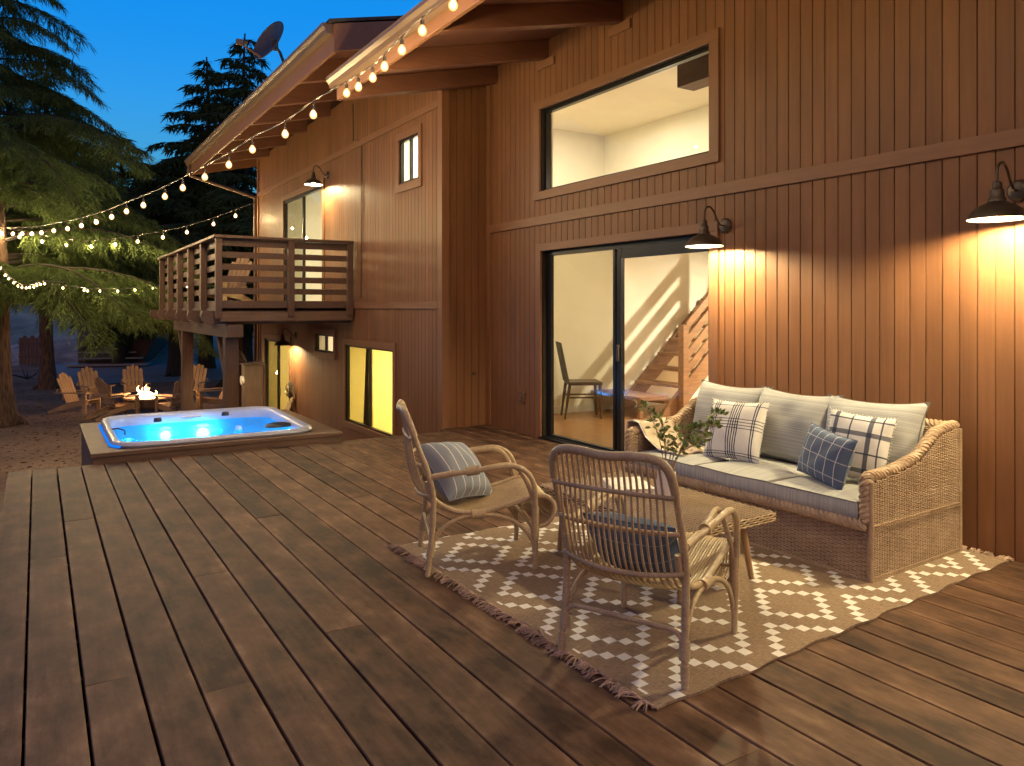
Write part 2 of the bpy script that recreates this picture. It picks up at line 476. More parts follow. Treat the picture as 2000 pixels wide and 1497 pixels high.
# ================================================================== DECK
PITCH = 0.188; DX0 = -0.226; DY1 = 8.05
deck = thing('deck', 'broad dark wooden deck of weathered long planks beside the house', 'deck', (DX0, 2.0, 0))
rb = random.Random(5)
bb = MB(); tones = []
def board(x0, x1, y0, y1, z, tone, tilt):
    b = 0.003; n0 = len(bb.f)
    for (ya, yb) in ((y0, y1),):
        poly = [(x0, z-0.038), (x1, z-0.038), (x1, z-b-0.001), (x1-b, z+tilt), ((x0+x1)/2, z+0.0007), (x0+b, z-tilt), (x0, z-b-0.001)]
        bb.prism(poly, 1, ya, yb)
    tones.extend([tone]*(len(bb.f)-n0))
joints = {1: [5.18], 2: [6.0, 3.35], 3: [1.6], 4: [3.05], 5: [4.4, 0.9], 7: [3.33], 8: [5.4], 9: [6.1], 6: [1.2], 10: [3.9], 12: [5.6], 13: [2.2], 15: [6.8, 1.0], 17: [4.9], 19: [1.4], 21: [6.9], 23: [0.4], 11: [1.7], 14: [4.7]}
nb = int(math.ceil((4.775 - DX0) / PITCH))
for i in range(nb):
    xa = DX0 + i*PITCH; xb = min(xa + PITCH, 4.775)
    if xb - xa < 0.03: continue
    g0 = rb.uniform(0.003, 0.0075); g1 = rb.uniform(0.003, 0.0075)
    ye = DY1 + rb.uniform(-0.012, 0.012)
    if xa > 4.05: ye = 8.24
    cuts = [-3.0] + sorted(joints.get(i, [])) + [ye]
    for a, b_ in zip(cuts, cuts[1:]):
        z = rb.uniform(-0.0022, 0.0)
        board(xa + g0, xb - g1, a + 0.0018, b_ - 0.0018, z, rb.random(), rb.uniform(-0.0012, 0.0012))
do = bb.build('planks', M['deck'], deck, origin=(DX0, 2.0, 0))
at = do.data.attributes.new("tone", 'FLOAT', 'FACE'); at.data.foreach_set("value", tones)
jb = MB()
for k in range(28): jb.box(DX0+0.05, 4.76, -2.9+0.4*k, -2.86+0.4*k, -0.24, -0.041)
jb.box(DX0+0.045, 4.76, -2.95, DY1-0.05, -0.262, -0.245)  # dark sheet added under the joists so the plank gaps stay dark
jb.build('joist', M['joist'], deck, origin=(DX0, 2.0, 0))
rbm = MB()
rbm.box(DX0+0.004, DX0+0.042, -3.0, DY1-0.06, -0.28, -0.043); rbm.box(DX0+0.044, 4.14, DY1-0.05, DY1-0.012, -0.28, -0.043)
rbm.build('rim_board', M['deck_side'], deck, origin=(DX0, 2.0, 0))
pb = MB()
for (px, py) in ((0.0, 7.8), (2.0, 7.8), (3.9, 7.8), (0.0, 5.0), (0.0, 2.0), (0.0, -1.0)): MB().box(px-0.07, px+0.07, py-0.07, py+0.07, GZ, -0.263).build('support_post', M['joist'], deck, origin=(DX0, 2.0, 0))

# ================================================================== HOUSE
HO = (X_W, 5.0, 0.0)
house = thing('house', 'two storey brown wooden house with grooved siding and deep overhanging eaves', 'house', HO)
GS = 0.1038; GPH = 4.166
def hpart(mb, name, mat, parent=None, **kw): return mb.build(name, mat, parent or house, origin=HO, **kw)
def grooved(mb, axis, plane, a0, a1, z0, z1, phase=GPH, sgn=1):
    """vertical grooved panel; axis 'y': plane is x (faces -x); axis 'x': plane is y (faces -y)"""
    gw, gd = 0.009, 0.010
    prof = [(a0, 0)]
    n = math.ceil((a0 - phase) / GS)
    while phase + n*GS < a1 - 0.012:
        c = phase + n*GS
        if c > a0 + 0.012: prof += [(c-gw/2, 0), (c-gw/2+0.001, gd), (c+gw/2-0.001, gd), (c+gw/2, 0)]
        n += 1
    prof.append((a1, 0))
    vs = []
    for a, d in prof:
        for z in (z0, z1):
            vs.append((plane + d, a, z) if axis == 'y' else (a, plane + d, z))
    fs = [(2*i, 2*i+1, 2*i+3, 2*i+2) for i in range(len(prof)-1)]
    mb.add(vs, fs)
def wall_cells(mb, back, plane, y0, y1, z0, z1, openings, th=0.15):
    ys = sorted({y0, y1, *[o[0] for o in openings], *[o[1] for o in openings]})
    for ya, yb in zip(ys, ys[1:]):
        blocks = sorted([(o[2], o[3]) for o in openings if o[0] <= ya + 1e-6 and o[1] >= yb - 1e-6])
        z = z0
        for (b0, b1) in blocks + [(z1, z1)]:
            if b0 > z + 1e-4:
                grooved(mb, 'y', plane, ya, yb, z, b0); back.box(plane+0.0125, plane+th, ya, yb, z, b0)
            z = b1
main_open = [(4.53, 7.03, 0.0, 2.08), (4.53, 7.06, 2.75, 3.66)]
wing_open = [(9.74, 11.64, -0.33, 0.87), (12.21, 13.18, 0.70, 1.0), (14.80, 16.65, -1.28, 0.80),
             (8.915, 9.535, 3.11, 3.70), (12.79, 15.2, 1.46, 3.56)]
wm = MB(); wb = MB()
wall_cells(wm, wb, X_W, -3.2, 8.25, -0.02, 4.60, main_open)
hpart(wm, 'main_wall', M['siding']); hpart(wb, 'wall_core', M['joist'])
wm = MB(); wb2 = MB()
wall_cells(wm, wb2, X_G, 8.27, 17.3, GZ, 4.75, wing_open, th=0.06)
hpart(wm, 'wing_wall', M['siding']); hpart(wb2, 'wall_core', M['joist'])
wm = MB(); grooved(wm, 'x', 8.25, X_G+0.001, X_W-0.001, -0.4, 4.75, phase=4.235)
hpart(wm, 'return_wall', M['siding'])
wb3 = MB(); wb3.box(X_G+0.16, 4.92, 8.265, 8.40, -1.3, 5.2); wb3.box(4.92, 9.8, 8.262, 8.40, 4.0, 6.0); wb3.box(X_G+0.0, 9.8, 17.3, 17.42, GZ, 5.3); wb3.box(9.8, 9.9, -3.2, 17.42, GZ, 6.2); wb3.box(4.92, 9.8, -3.32, -3.2, -1.3, 5.6)
hpart(wb3, 'hidden_wall', M['siding'])
# trims -----------------------------------------------------------
tb = MB()
tb.box(X_W-0.022, X_W+0.002, -3.2, 8.225, 2.375, 2.475)                    # belt
tb.box(X_W-0.026, X_W-0.002, 4.43, 7.13, 2.083, 2.165)                       # door head
tb.box(X_W-0.026, X_W-0.002, 4.42, 7.17, 2.655, 2.747)                       # upper window sill trim
tb.box(X_W-0.026, X_W-0.002, 4.42, 7.17, 3.663, 3.755)
tb.box(X_G-0.022, X_G+0.002, 8.34, 17.2, 3.895, 3.985); tb.box(X_G-0.022, X_G+0.002, 8.34, 11.3, 1.44, 1.53)
tb.box(X_G-0.024, X_G+0.002, 9.64, 11.74, -0.42, -0.332); tb.box(X_G-0.024, X_G+0.002, 9.64, 11.74, 0.872, 0.97)
tb.box(X_G-0.024, X_G+0.002, 8.82, 9.63, 3.0, 3.107); tb.box(X_G-0.024, X_G+0.002, 8.82, 9.63, 3.703, 3.79)
tb.box(X_G-0.024, X_G+0.002, 12.12, 13.27, 0.60, 0.697); tb.box(X_G-0.024, X_G+0.002, 12.12, 13.27, 1.003, 1.09)
tb.box(X_G-0.024, X_G+0.002, 14.7, 16.75, 0.803, 0.90); tb.box(X_G-0.024, X_G+0.002, 12.69, 15.3, 3.563, 3.66)
for yb_ in (6.95, 5.7, 4.4, 3.1, 1.8): 
    tb.box(X_W-0.02, X_W+0.002, yb_-0.17, yb_+0.15, 4.10, 4.19)
hpart(tb, 'trim_board', M['trim'], bevel=0.002)
tb = MB()
for q_ in ((X_W-0.024, X_W+0.002, 4.42, 4.527, 2.7475, 3.6625), (X_W-0.024, X_W+0.002, 7.063, 7.17, 2.7475, 3.6625),
           (X_W-0.024, X_W+0.002, 4.43, 4.527, 0.0, 2.0825), (X_W-0.024, X_W+0.002, 7.033, 7.13, 0.0, 2.0825)):
    hpart(MB().box(*q_), 'casing', M['trim_up'], bevel=0.002)
tb.box(X_W-0.02, X_W+0.0, 8.15, 8.248, 0.0, 4.45)
hpart(tb, 'corner_board', M['trim_up'], bevel=0.002); tb = MB()
tb.prism([(X_G-0.022, 8.226), (X_G+0.08, 8.226), (X_G+0.08, 8.247), (X_G-0.001, 8.247), (X_G-0.001, 8.336), (X_G-0.022, 8.336)], 2, -0.4, 4.7)
hpart(tb, 'corner_board', M['trim_up'], bevel=0.002); tb = MB()
tb.box(X_G-0.022, X_G+0.002, 17.21, 17.32, GZ, 4.7)
for (a, b_, c, d) in ((9.64, 9.737, -0.3315, 0.8715), (11.643, 11.74, -0.3315, 0.8715), (8.82, 8.912, 3.1075, 3.7025), (9.538, 9.63, 3.1075, 3.7025),
                      (12.12, 12.207, 0.6975, 1.0025), (13.183, 13.27, 0.6975, 1.0025), (14.7, 14.797, GZ, 0.8025), (16.653, 16.75, GZ, 0.8025),
                      (12.69, 12.787, 1.53, 3.5625), (15.203, 15.3, 1.53, 3.5625)):
    hpart(MB().box(X_G-0.022, X_G+0.002, a, b_, c, d), 'casing', M['trim_up'], bevel=0.002)
hpart(tb, 'corner_board', M['trim_up'], bevel=0.002)

# windows ---------------------------------------------------------
def frame_rect(mb, xp, y0, y1, z0, z1, w, d):
    mb.box(xp, xp+d, y0, y0+w, z0, z1); mb.box(xp, xp+d, y1-w, y1, z0, z1)
    mb.box(xp, xp+d, y0+w, y1-w, z0, z0+w); mb.box(xp, xp+d, y0+w, y1-w, z1-w, z1)
def window(name, xp, y0, y1, z0, z1, mull=True, w=0.035, rec=0.055, left_mat='glass_screen', right_mat='glass', panes=True):
    if xp < 4.5: rec = 0.006
    fr = MB(); frame_rect(fr, xp+rec, y0+0.001, y1-0.001, z0+0.001, z1-0.001, w, 0.06 if xp > 4.5 else 0.05)
    ym = (y0+y1)/2
    if mull: fr.box(xp+rec+0.004, xp+rec+0.052, ym-w*0.6, ym+w*0.6, z0+w, z1-w)
    o = hpart(fr, name, M['bronze'], bevel=0.002)
    segs = [(y0+w, ym-w*0.6, right_mat), (ym+w*0.6, y1-w, left_mat)] if mull else [(y0+w, y1-w, right_mat)]
    for k, (a, b_, mm) in enumerate(segs):
        p = MB(); xg = xp + rec + (0.018 if k == 0 else 0.038)
        p.add([(xg, a, z0+w), (xg, b_, z0+w), (xg, b_, z1-w), (xg, a, z1-w)], [(3,2,1,0)])
        hpart(p, 'pane', M[mm], o)
    return o
window('window', X_W, 4.53, 7.06, 2.75, 3.66, mull=False, w=0.03)
window('window', X_G, 9.74, 11.64, -0.33, 0.87, w=0.026)
window('window', X_G, 12.21, 13.18, 0.70, 1.0, w=0.028)
window('window', X_G, 8.915, 9.535, 3.11, 3.70, w=0.028)
sd = window('sliding_door', X_W, 4.53, 7.03, 0.0, 2.08, w=0.05)
sb = MB()
sb.box(X_W+0.062, X_W+0.10, 4.582, 4.612, 0.05, 2.03); sb.box(X_W+0.062, X_W+0.10, 5.84, 5.875, 0.05, 2.03); sb.box(X_W+0.062, X_W+0.10, 6.945, 6.978, 0.05, 2.03)
sb.box(X_W+0.012, X_W+0.054, 4.532, 7.028, 0.002, 0.03); sb.box(X_W-0.03, X_W+0.010, 4.50, 7.06, 0.002, 0.022)
sb.box(X_W+0.058, X_W+0.062, 4.60, 5.74, 1.93, 2.028)
hpart(sb, 'door_track', M['bronze'], sd)
hb_ = MB(); hb_.box(X_W+0.035, X_W+0.055, 5.765, 5.80, 0.93, 1.09); hpart(hb_, 'handle', M['iron'], sd, bevel=0.004)
sd2 = window('sliding_door', X_G, 12.79, 15.2, 1.46, 3.56, w=0.05)
sd3 = window('sliding_door', X_G, 14.80, 16.65, -1.28, 0.80, w=0.05)
hb_ = MB(); hb_.box(X_G+0.035, X_G+0.055, 15.66, 15.70, -0.35, -0.18); hpart(hb_, 'handle', M['iron'], sd3)

# rooms behind the windows -----------------------------------------
def room(name, x0, x1, y0, y1, z0, z1, mat, floor=None, skip_front=True):
    r = MB(); th = 0.04
    r.box(x1, x1+th, y0-th, y1+th, z0-th, z1+th)
    r.box(x0, x1, y0-th, y0, z0-th, z1+th); r.box(x0, x1, y1, y1+th, z0-th, z1+th)
    r.box(x0, x1, y0, y1, z1, z1+th)
    hpart(r, 'room_wall', mat)
    f_ = MB(); f_.box(x0, x1, y0, y1, z0-th, z0); hpart(f_, 'room_floor', floor or mat)
def ceiling_lamp(loc, size, watts, col=WARM, parent=None, mesh=True):
    l = bpy.data.lights.new("ceiling_light", 'AREA'); l.shape = 'DISK'; l.size = size; l.energy = watts; l.color = col
    o = bpy.data.objects.new("ceiling_light", l); link(o); o.location = loc
    if mesh:
        m_ = MB(); m_.lathe([(size*0.62, 0.0), (size*0.62, 0.02), (size*0.5, 0.03)], (loc[0], loc[1], loc[2]+0.003), 20); m_.lathe([(0.001, 0.012), (size*0.6, 0.012)], (loc[0], loc[1], loc[2]), 20)
        hpart(m_, 'lamp_ring', M['white_trim'])
    return o
t = NT('oak_floor'); co = t.coords((2.2, 14, 1)); g_ = t.noise(co, 3, 5, 0.6)
M['oak'] = t.principled(t.ramp(g_, [(0.35, (0.22, 0.10, 0.04)), (0.65, (0.42, 0.22, 0.09))]), 0.28, 0, t.bump(g_, 0.1, 0.002))
# living room: high part by the window, stair part beyond
XI = X_W + 0.155
lr = MB()
lr.box(XI, 9.65, 8.55, 8.61, 0, 4.0)                    # cross wall
lr.box(6.88, 6.94, 2.0, 8.549, 2.47, 3.9)               # bulkhead
lr.box(6.941, 9.65, 2.0, 8.549, 2.47, 2.52)             # low ceiling
lr.box(XI, 9.65, 1.94, 2.0, 0, 4.0); lr.box(9.65, 9.7, 2.0, 8.55, 0, 2.5)
lr.box(XI, 6.88, 2.0, 8.549, 3.9, 3.95)
hpart(lr, 'room_wall', M['plaster'])
lf = MB(); lf.box(XI-0.04, 9.65, 2.0, 8.55, -0.05, 0.0); hpart(lf, 'room_floor', M['oak'])
bs = MB(); bs.box(XI, 9.65, 8.532, 8.549, 0.001, 0.10); bs.box(XI+0.001, XI+0.02, 7.1, 8.53, 0.001, 0.10)
hpart(bs, 'baseboard', M['white_trim'])
inn = MB(); inn.box(XI+0.001, XI+0.02, 7.07, 8.549, 0.101, 3.9); inn.box(XI+0.001, XI+0.02, 2.0, 4.5, 0, 3.9); inn.box(XI+0.001, XI+0.02, 4.5, 7.07, 2.11, 2.74)
inn.box(X_W+0.118, XI+0.0, 7.0305, 7.045, 0, 2.08); inn.box(X_W+0.118, XI+0.0, 4.515, 4.5295, 0, 2.08)
hpart(inn, 'room_wall', M['plaster'])
cb = MB(); cb.box(5.45, 5.68, 2.0, 5.62, 3.66, 3.898); hpart(cb, 'ceiling_beam', M['balcony_wood'])
CR = (1.0, 0.87, 0.62)
ceiling_lamp((5.7, 7.2, 3.86), 0.40, 48, CR, mesh=False); ceiling_lamp((5.3, 3.2, 3.86), 0.40, 26, CR, mesh=False); ceiling_lamp((8.9, 6.2, 2.44), 0.10, 260, CR); ceiling_lamp((5.9, 4.2, 2.2), 0.2, 60, CR, mesh=False)
pl_ = bpy.data.lights.new('room_fill_light', 'POINT'); pl_.energy = 10; pl_.color = CR; pl_.shadow_soft_size = 0.12; po_ = bpy.data.objects.new('room_fill_light', pl_); link(po_); po_.location = (5.5, 5.9, 3.0)  # fill light without a fixture, added to brighten the upper room walls
# wing rooms
XJ = X_G + 0.062
room('low', XJ, 6.6, 8.62, 11.95, -1.25, 1.22, M['plaster_yellow']); ceiling_lamp((5.2, 10.6, 1.18), 0.4, 110, (1, 0.84, 0.40))
room('bath', XJ, 5.6, 12.05, 13.6, -1.25, 1.22, M['plaster']); ceiling_lamp((4.9, 12.8, 1.18), 0.25, 26, (1, 0.78, 0.5))
room('low2', XJ, 7.2, 13.7, 17.2, -1.25, 1.22, M['plaster_yellow']); ceiling_lamp((5.4, 15.9, 1.18), 0.4, 60, (1, 0.8, 0.42))
room('up', XJ, 6.4, 8.62, 10.3, 1.5, 4.2, M['plaster']); ceiling_lamp((5.0, 9.3, 4.15), 0.3, 170, (1, 0.88, 0.68))
room('up2', XJ, 7.6, 12.0, 17.2, 1.45, 4.2, M['plaster']); ceiling_lamp((5.8, 14.4, 4.15), 0.4, 150, CR)

# roofs -------------------------------------------------------------
SL = 0.24
def roof_slab(name, x0, x1, y0, y1, zt, th, mat, mb=None):
    m_ = mb or MB(); m_.prism([(x0, zt-th), (x1, zt-th+SL*(x1-x0)), (x1, zt+SL*(x1-x0)), (x0, zt)], 1, y0, y1)
    if mb is None: return hpart(m_, name, mat)
# near roof: soffit boards, shingles, beams, fascia, gutter
rf = roof_slab('roof', 2.83, 9.95, -3.4, 8.12, 3.985, 0.05, M['soffit'])
m_ = MB(); m_.prism([(2.74, 3.975), (9.95, 3.975+SL*7.21), (9.95, 4.01+SL*7.21), (2.74, 4.005)], 1, -3.42, 8.15); hpart(m_, 'shingle_layer', M['shingle'], rf)
for k, yb_ in enumerate((8.04, 6.95, 5.70, 4.40, 3.10, 1.80, 0.5, -0.8, -2.1)):
    m_ = MB(); hw = 0.055
    x0, x1 = 2.832, X_W - 0.001
    top = lambda x: 3.934 + SL*(x-2.83)
    hgt = 0.20
    m_.prism([(x0, top(x0)-hgt), (x1, top(x1)-hgt), (x1, top(x1)), (x0, top(x0))], 1, yb_-hw, yb_+hw)
    hpart(m_, 'beam', M['beam'], bevel=0.004)
m_ = MB(); m_.box(2.79, 2.828, -3.4, 8.12, 3.735, 3.955); hpart(m_, 'fascia', M['trim'], bevel=0.003)
m_ = MB(); m_.prism([(2.83, 3.735), (X_W-0.03, 3.735+SL*1.94), (X_W-0.03, 3.975+SL*1.91), (2.83, 3.975)], 1, 8.121, 8.155); hpart(m_, 'barge_board', M['beam'])
def gutter(name, xo, zt, y0, y1):
    m_ = MB(); P_ = [(xo+0.115, zt), (xo+0.115, zt-0.115), (xo+0.045, zt-0.115), (xo+0.03, zt-0.07), (xo+0.004, zt-0.035), (xo+0.004, zt-0.012), (xo, zt), 
                     (xo+0.012, zt), (xo+0.012, zt-0.03), (xo+0.036, zt-0.068), (xo+0.05, zt-0.108), (xo+0.11, zt-0.108), (xo+0.11, zt)]
    m_.prism(P_, 1, y0, y1)
    m_.prism([(xo+0.012, zt-0.004), (xo+0.012, zt-0.03), (xo+0.036, zt-0.068), (xo+0.05, zt-0.108), (xo+0.11, zt-0.108), (xo+0.11, zt-0.004)], 1, y0+0.001, y0+0.004)
    m_.prism([(xo+0.012, zt-0.004), (xo+0.012, zt-0.03), (xo+0.036, zt-0.068), (xo+0.05, zt-0.108), (xo+0.11, zt-0.108), (xo+0.11, zt-0.004)], 1, y1-0.004, y1-0.001)
    return hpart(m_, name, M['gutter'])
gutter('gutter', 2.673, 3.965, -3.4, 8.14)
# wing roof
rf2 = roof_slab('roof', 2.88, 9.95, 8.40, 17.85, 4.665, 0.05, M['soffit'])
m_ = MB(); m_.prism([(2.78, 4.66), (9.95, 4.66+SL*7.17), (9.95, 4.70+SL*7.17), (2.78, 4.695)], 1, 8.34, 17.9); hpart(m_, 'shingle_layer', M['shingle'], rf2)
for yb_ in (9.78, 11.1, 12.43, 13.76, 15.1, 16.4):
    m_ = MB(); x0, x1 = 2.882, X_G - 0.001; hw = 0.055; hgt = 0.27
    top = lambda x: 4.614 + SL*(x-2.88)
    m_.prism([(x0, top(x0)-hgt), (x1, top(x1)-hgt), (x1, top(x1)), (x0, top(x0))], 1, yb_-hw, yb_+hw)
    hpart(m_, 'beam', M['beam'], bevel=0.004)
m_ = MB(); m_.box(2.84, 2.878, 8.392, 12.6, 4.345, 4.645); m_.box(2.84, 2.878, 12.606, 17.85, 4.345, 4.645); hpart(m_, 'fascia', M['trim'], bevel=0.003)
m_ = MB(); m_.prism([(2.84, 4.345), (6.5, 4.345+SL*3.66), (6.5, 4.655+SL*3.66), (2.84, 4.655)], 1, 8.352, 8.39); hpart(m_, 'barge_board', M['trim'])
m_ = MB(); m_.prism([(2.84, 4.345), (6.5, 4.345+SL*3.66), (6.5, 4.655+SL*3.66), (2.84, 4.655)], 1, 17.851, 17.88); hpart(m_, 'barge_board', M['trim'])
gutter('gutter', 2.723, 4.665, 8.40, 17.88)
# downspout
m_ = MB()
dsp = [(2.80, 17.75, 4.55), (2.80, 17.75, 4.36), (2.95, 17.72, 4.28), (4.02, 17.40, 3.92), (4.09, 17.37, 3.85), (4.10, 17.36, 3.4), (4.10, 17.36, GZ+0.05)]
m_.tube(smooth_path(dsp, 3), 0.035, 8); hpart(m_, 'downspout', M['gutter'], smooth=True)
m_ = MB(); m_.tube([(X_G-0.01, 10.93, 3.9), (X_G-0.01, 10.95, 1.6)], 0.007, 6); m_.tube([(X_G-0.01, 11.3, 4.6), (X_G-0.012, 11.28, 4.02), (X_G-0.03, 11.0, 3.97)], 0.007, 6); hpart(m_, 'cable', M['iron'])
# ================================================================== BALCONY (part of the house)
BX, BY0, BY1, BZ = 2.16, 11.25, 17.05, 1.45
m_ = MB()
for k in range(15):
    x = BX + 0.02 + k*0.137
    m_.box(x, min(x+0.131, X_G-0.004), BY0+0.05, BY1-0.05, BZ-0.04, BZ)
hpart(m_, 'balcony_floor', M['balcony_wood'])
for y in [BY0+0.02+1.14*k for k in range(6)]:
    m_ = MB(); m_.prism([(X_G-0.01, 1.41), (X_G-0.01, 1.22), (BX-0.10, 1.22), (BX-0.19, 1.27), (BX-0.21, 1.34), (BX-0.19, 1.41)], 1, y+0.10, y+0.20)
    hpart(m_, 'joist', M['balcony_wood'], bevel=0.006)
m_ = MB(); m_.box(BX+0.02, X_G-0.03, BY0+0.0, BY0+0.045, 1.26, 1.40); hpart(m_, 'rim_board', M['deck_side'])
m_ = MB(); m_.box(2.30, 2.48, BY0+0.15, 16.4, 1.02, 1.218); m_.box(2.28, 2.50, BY0+0.02, BY0+0.148, 1.03, 1.215); hpart(m_, 'balcony_beam', M['balcony_wood'], bevel=0.006)
for y in (11.55, 15.35):
    m_ = MB(); m_.box(2.29, 2.48, y-0.09, y+0.09, GZ, 1.018); p_ = hpart(m_, 'balcony_post', M['balcony_post'], bevel=0.006)
    m_ = MB(); sgn = 1 if y < 13 else 1
    m_.beam((2.385, y+0.09, 0.30), (2.385, y+0.75, 1.01), 0.10, 0.10); hpart(m_, 'brace', M['balcony_post'], p_)
rail = MB(); rail.box(BX-0.075, BX+0.075, BY0-0.06, BY1+0.05, 2.435, 2.475); rail.box(BX+0.078, X_G-0.03, BY0-0.06, BY0+0.09, 2.435, 2.475); ro = hpart(rail, 'balcony_railing', M['balcony_wood'], bevel=0.005)
m_ = MB()
for z in (2.38, 2.206, 2.035, 1.863, 1.692):
    h = 0.05 if z > 2.3 else 0.043
    m_.box(BX+0.045, X_G-0.03, BY0+0.048, BY0+0.084, z-h, z+h)
    m_.box(BX+0.046, BX+0.082, BY0+0.09, BY1, z-h, z+h)
m_.box(BX+0.045, X_G-0.03, BY0+0.05, BY0+0.088, 1.405, 1.555); m_.box(BX+0.046, BX+0.084, BY0+0.09, BY1, 1.415, 1.555)
hpart(m_, 'rail_board', M['balcony_wood'], ro, bevel=0.003)
for y in [BY0+0.02+1.14*k for k in range(6)]:
    m_ = MB(); m_.box(BX-0.045, BX+0.043, y-0.045, y+0.045 if y > 11.4 else y+0.02, 1.30, 2.433); hpart(m_, 'rail_post', M['balcony_post'], ro, bevel=0.003)
for x in (3.17, 4.07):
    m_ = MB(); m_.box(x-0.045, x+0.045, BY0-0.045, BY0+0.045, 1.33, 2.433); hpart(m_, 'rail_post', M['balcony_post'], ro, bevel=0.003)
# house corner below: post, electric cabinet and conduit
m_ = MB(); m_.box(3.62, 3.76, 17.02, 17.16, GZ, 1.22); hpart(m_, 'corner_post', M['balcony_post'])
cab = MB(); cab.box(3.62, 3.98, 16.2, 16.5, -0.70, 0.28); co_ = hpart(cab, 'utility_cabinet', M['balcony_post'], bevel=0.006)
m_ = MB(); m_.prism([(3.58, 0.285), (4.02, 0.285), (4.02, 0.33), (3.58, 0.30)], 1, 16.16, 16.55); m_.beam((3.66, 16.35, 0.33), (3.40, 16.6, 0.95), 0.06, 0.06); hpart(m_, 'lid', M['balcony_wood'], co_)
m_ = MB(); m_.lathe([(0.001, 0), (0.09, 0), (0.09, 0.09), (0.075, 0.13), (0.001, 0.14)], (3.56, 16.3, -0.04), 16, axis='x'); hpart(m_, 'meter', M['white_trim'], co_)
m_ = MB(); m_.box(4.06, 4.14, 16.85, 17.0, -0.25, 0.18); m_.tube([(4.11, 16.9, 0.18), (4.11, 16.9, 1.2)], 0.015, 6); m_.tube([(4.11, 16.95, -0.25), (4.11, 16.95, GZ)], 0.015, 6); hpart(m_, 'junction_box', M['gutter'])
# outlet, hose bib on the walls
m_ = MB(); p_ = pt(1020, 775, x=X_W-0.02); m_.box(X_W-0.035, X_W-0.001, p_.y-0.035, p_.y+0.035, p_.z-0.06, p_.z+0.06); m_.box(X_W-0.05, X_W-0.036, p_.y-0.02, p_.y+0.02, p_.z-0.035, p_.z-0.0); hpart(m_, 'outlet_cover', M['gutter'], bevel=0.004)
m_ = MB(); p_ = pt(925, 730, y=8.22); m_.lathe([(0.001, 0), (0.02, 0), (0.02, 0.02), (0.008, 0.03), (0.008, 0.06)], (p_.x, 8.19, p_.z), 10, axis='y'); m_.box(p_.x-0.018, p_.x+0.018, 8.185, 8.20, p_.z+0.01, p_.z+0.022); hpart(m_, 'hose_tap', M['iron'])

# ================================================================== WALL LAMPS
M['sconce_bulb'] = m_emit('sconce_bulb', (1.0, 0.80, 0.42), SCONCE_W/(math.pi*4*math.pi*0.03**2))
def wall_lamp(xw, y, z, label, power=1.0):
    """barn light: origin at the wall plate"""
    r = thing('wall_lamp', label, 'wall lamp', (xw, y, z), group='barn style wall lamps on the siding')
    off = -0.25; rim = -0.175
    m_ = MB(); m_.lathe([(0.001, -0.03), (0.045, -0.03), (0.062, -0.018), (0.064, -0.002)], (0,0,0), 28, axis='x'); m_.build('wall_plate', M['iron'], r, smooth=True)
    m_ = MB(); path = smooth_path([(-0.025, 0, 0), (-0.065, 0, 0.003), (-0.10, 0, 0.04), (-0.15, 0, 0.115), (-0.19, 0, 0.142), (-0.23, 0, 0.128), (-0.25, 0, 0.09), (-0.25, 0, 0.02)], 8)
    m_.tube(path, 0.0075, 10); m_.build('arm', M['iron'], r, smooth=True)
    m_ = MB()
    prof = [(0.146, rim-0.004), (0.149, rim), (0.140, rim+0.022), (0.118, rim+0.052), (0.085, rim+0.075), (0.056, rim+0.088), (0.045, rim+0.095), (0.043, rim+0.112), (0.036, rim+0.118), (0.034, rim+0.16), (0.026, rim+0.166), (0.024, rim+0.20), (0.010, rim+0.21), (0.001, rim+0.21)]
    m_.lathe(prof, (off, 0, 0), 40); so = m_.build('shade', M['iron'], r, smooth=True)
    m_ = MB(); m_.lathe([(0.1455, rim-0.003), (0.136, rim+0.020), (0.114, rim+0.048), (0.082, rim+0.070), (0.05, rim+0.082), (0.001, rim+0.086)], (off, 0, 0), 40); m_.build('shade_lining', M['shade_in'], so, smooth=True)
    m_ = MB(); m_.sphere((off, 0, rim+0.040), 0.030, 14, 8); m_.build('bulb', M['sconce_bulb'], r, smooth=True)
    return r
wall_lamp(X_W, 4.36, 2.12, 'barn style wall lamp right beside the big sliding door')
wall_lamp(X_W, 2.17, 2.12, 'barn style wall lamp on the siding above the sofa end, cut by the right edge')
wall_lamp(X_W, 0.05, 2.12, 'barn style wall lamp farthest right on the siding, past the sofa')
wall_lamp(X_G, 12.52, 3.68, 'barn style wall lamp beside the balcony door upstairs')
wall_lamp(X_G, 14.40, 0.93, 'barn style wall lamp under the balcony beside the lower door')

# ================================================================== STRING LIGHTS
M['bulb'] = m_emit('bulb', BULB, BULB_L*5)
t = NT('bulb_glass'); e_ = t.n('Emission'); e_.inputs[0].default_value = (1.0, 0.50, 0.17, 1); e_.inputs[1].default_value = 3.0; tr_ = t.n('BsdfTransparent'); mx_ = t.n('MixShader'); lw_ = t.n('LayerWeight'); lw_.inputs[0].default_value = 0.4; t.l(t.math('MULTIPLY', t.math('SUBTRACT', 1.0, lw_.outputs['Facing']), 0.75), mx_.inputs[0]); t.l(tr_.outputs[0], mx_.inputs[1]); t.l(e_.outputs[0], mx_.inputs[2]); t.l(mx_.outputs[0], t.out.inputs[0]); M['bulb_glass'] = t.mat
M['bulb_far'] = m_emit('bulb_far', BULB, YARD_L*3.0)
M['bulb_yard'] = m_emit('bulb_yard', BULB, YARD_L*4.5)
M['wire'] = m_plain('wire', (0.05, 0.04, 0.035), 0.5)
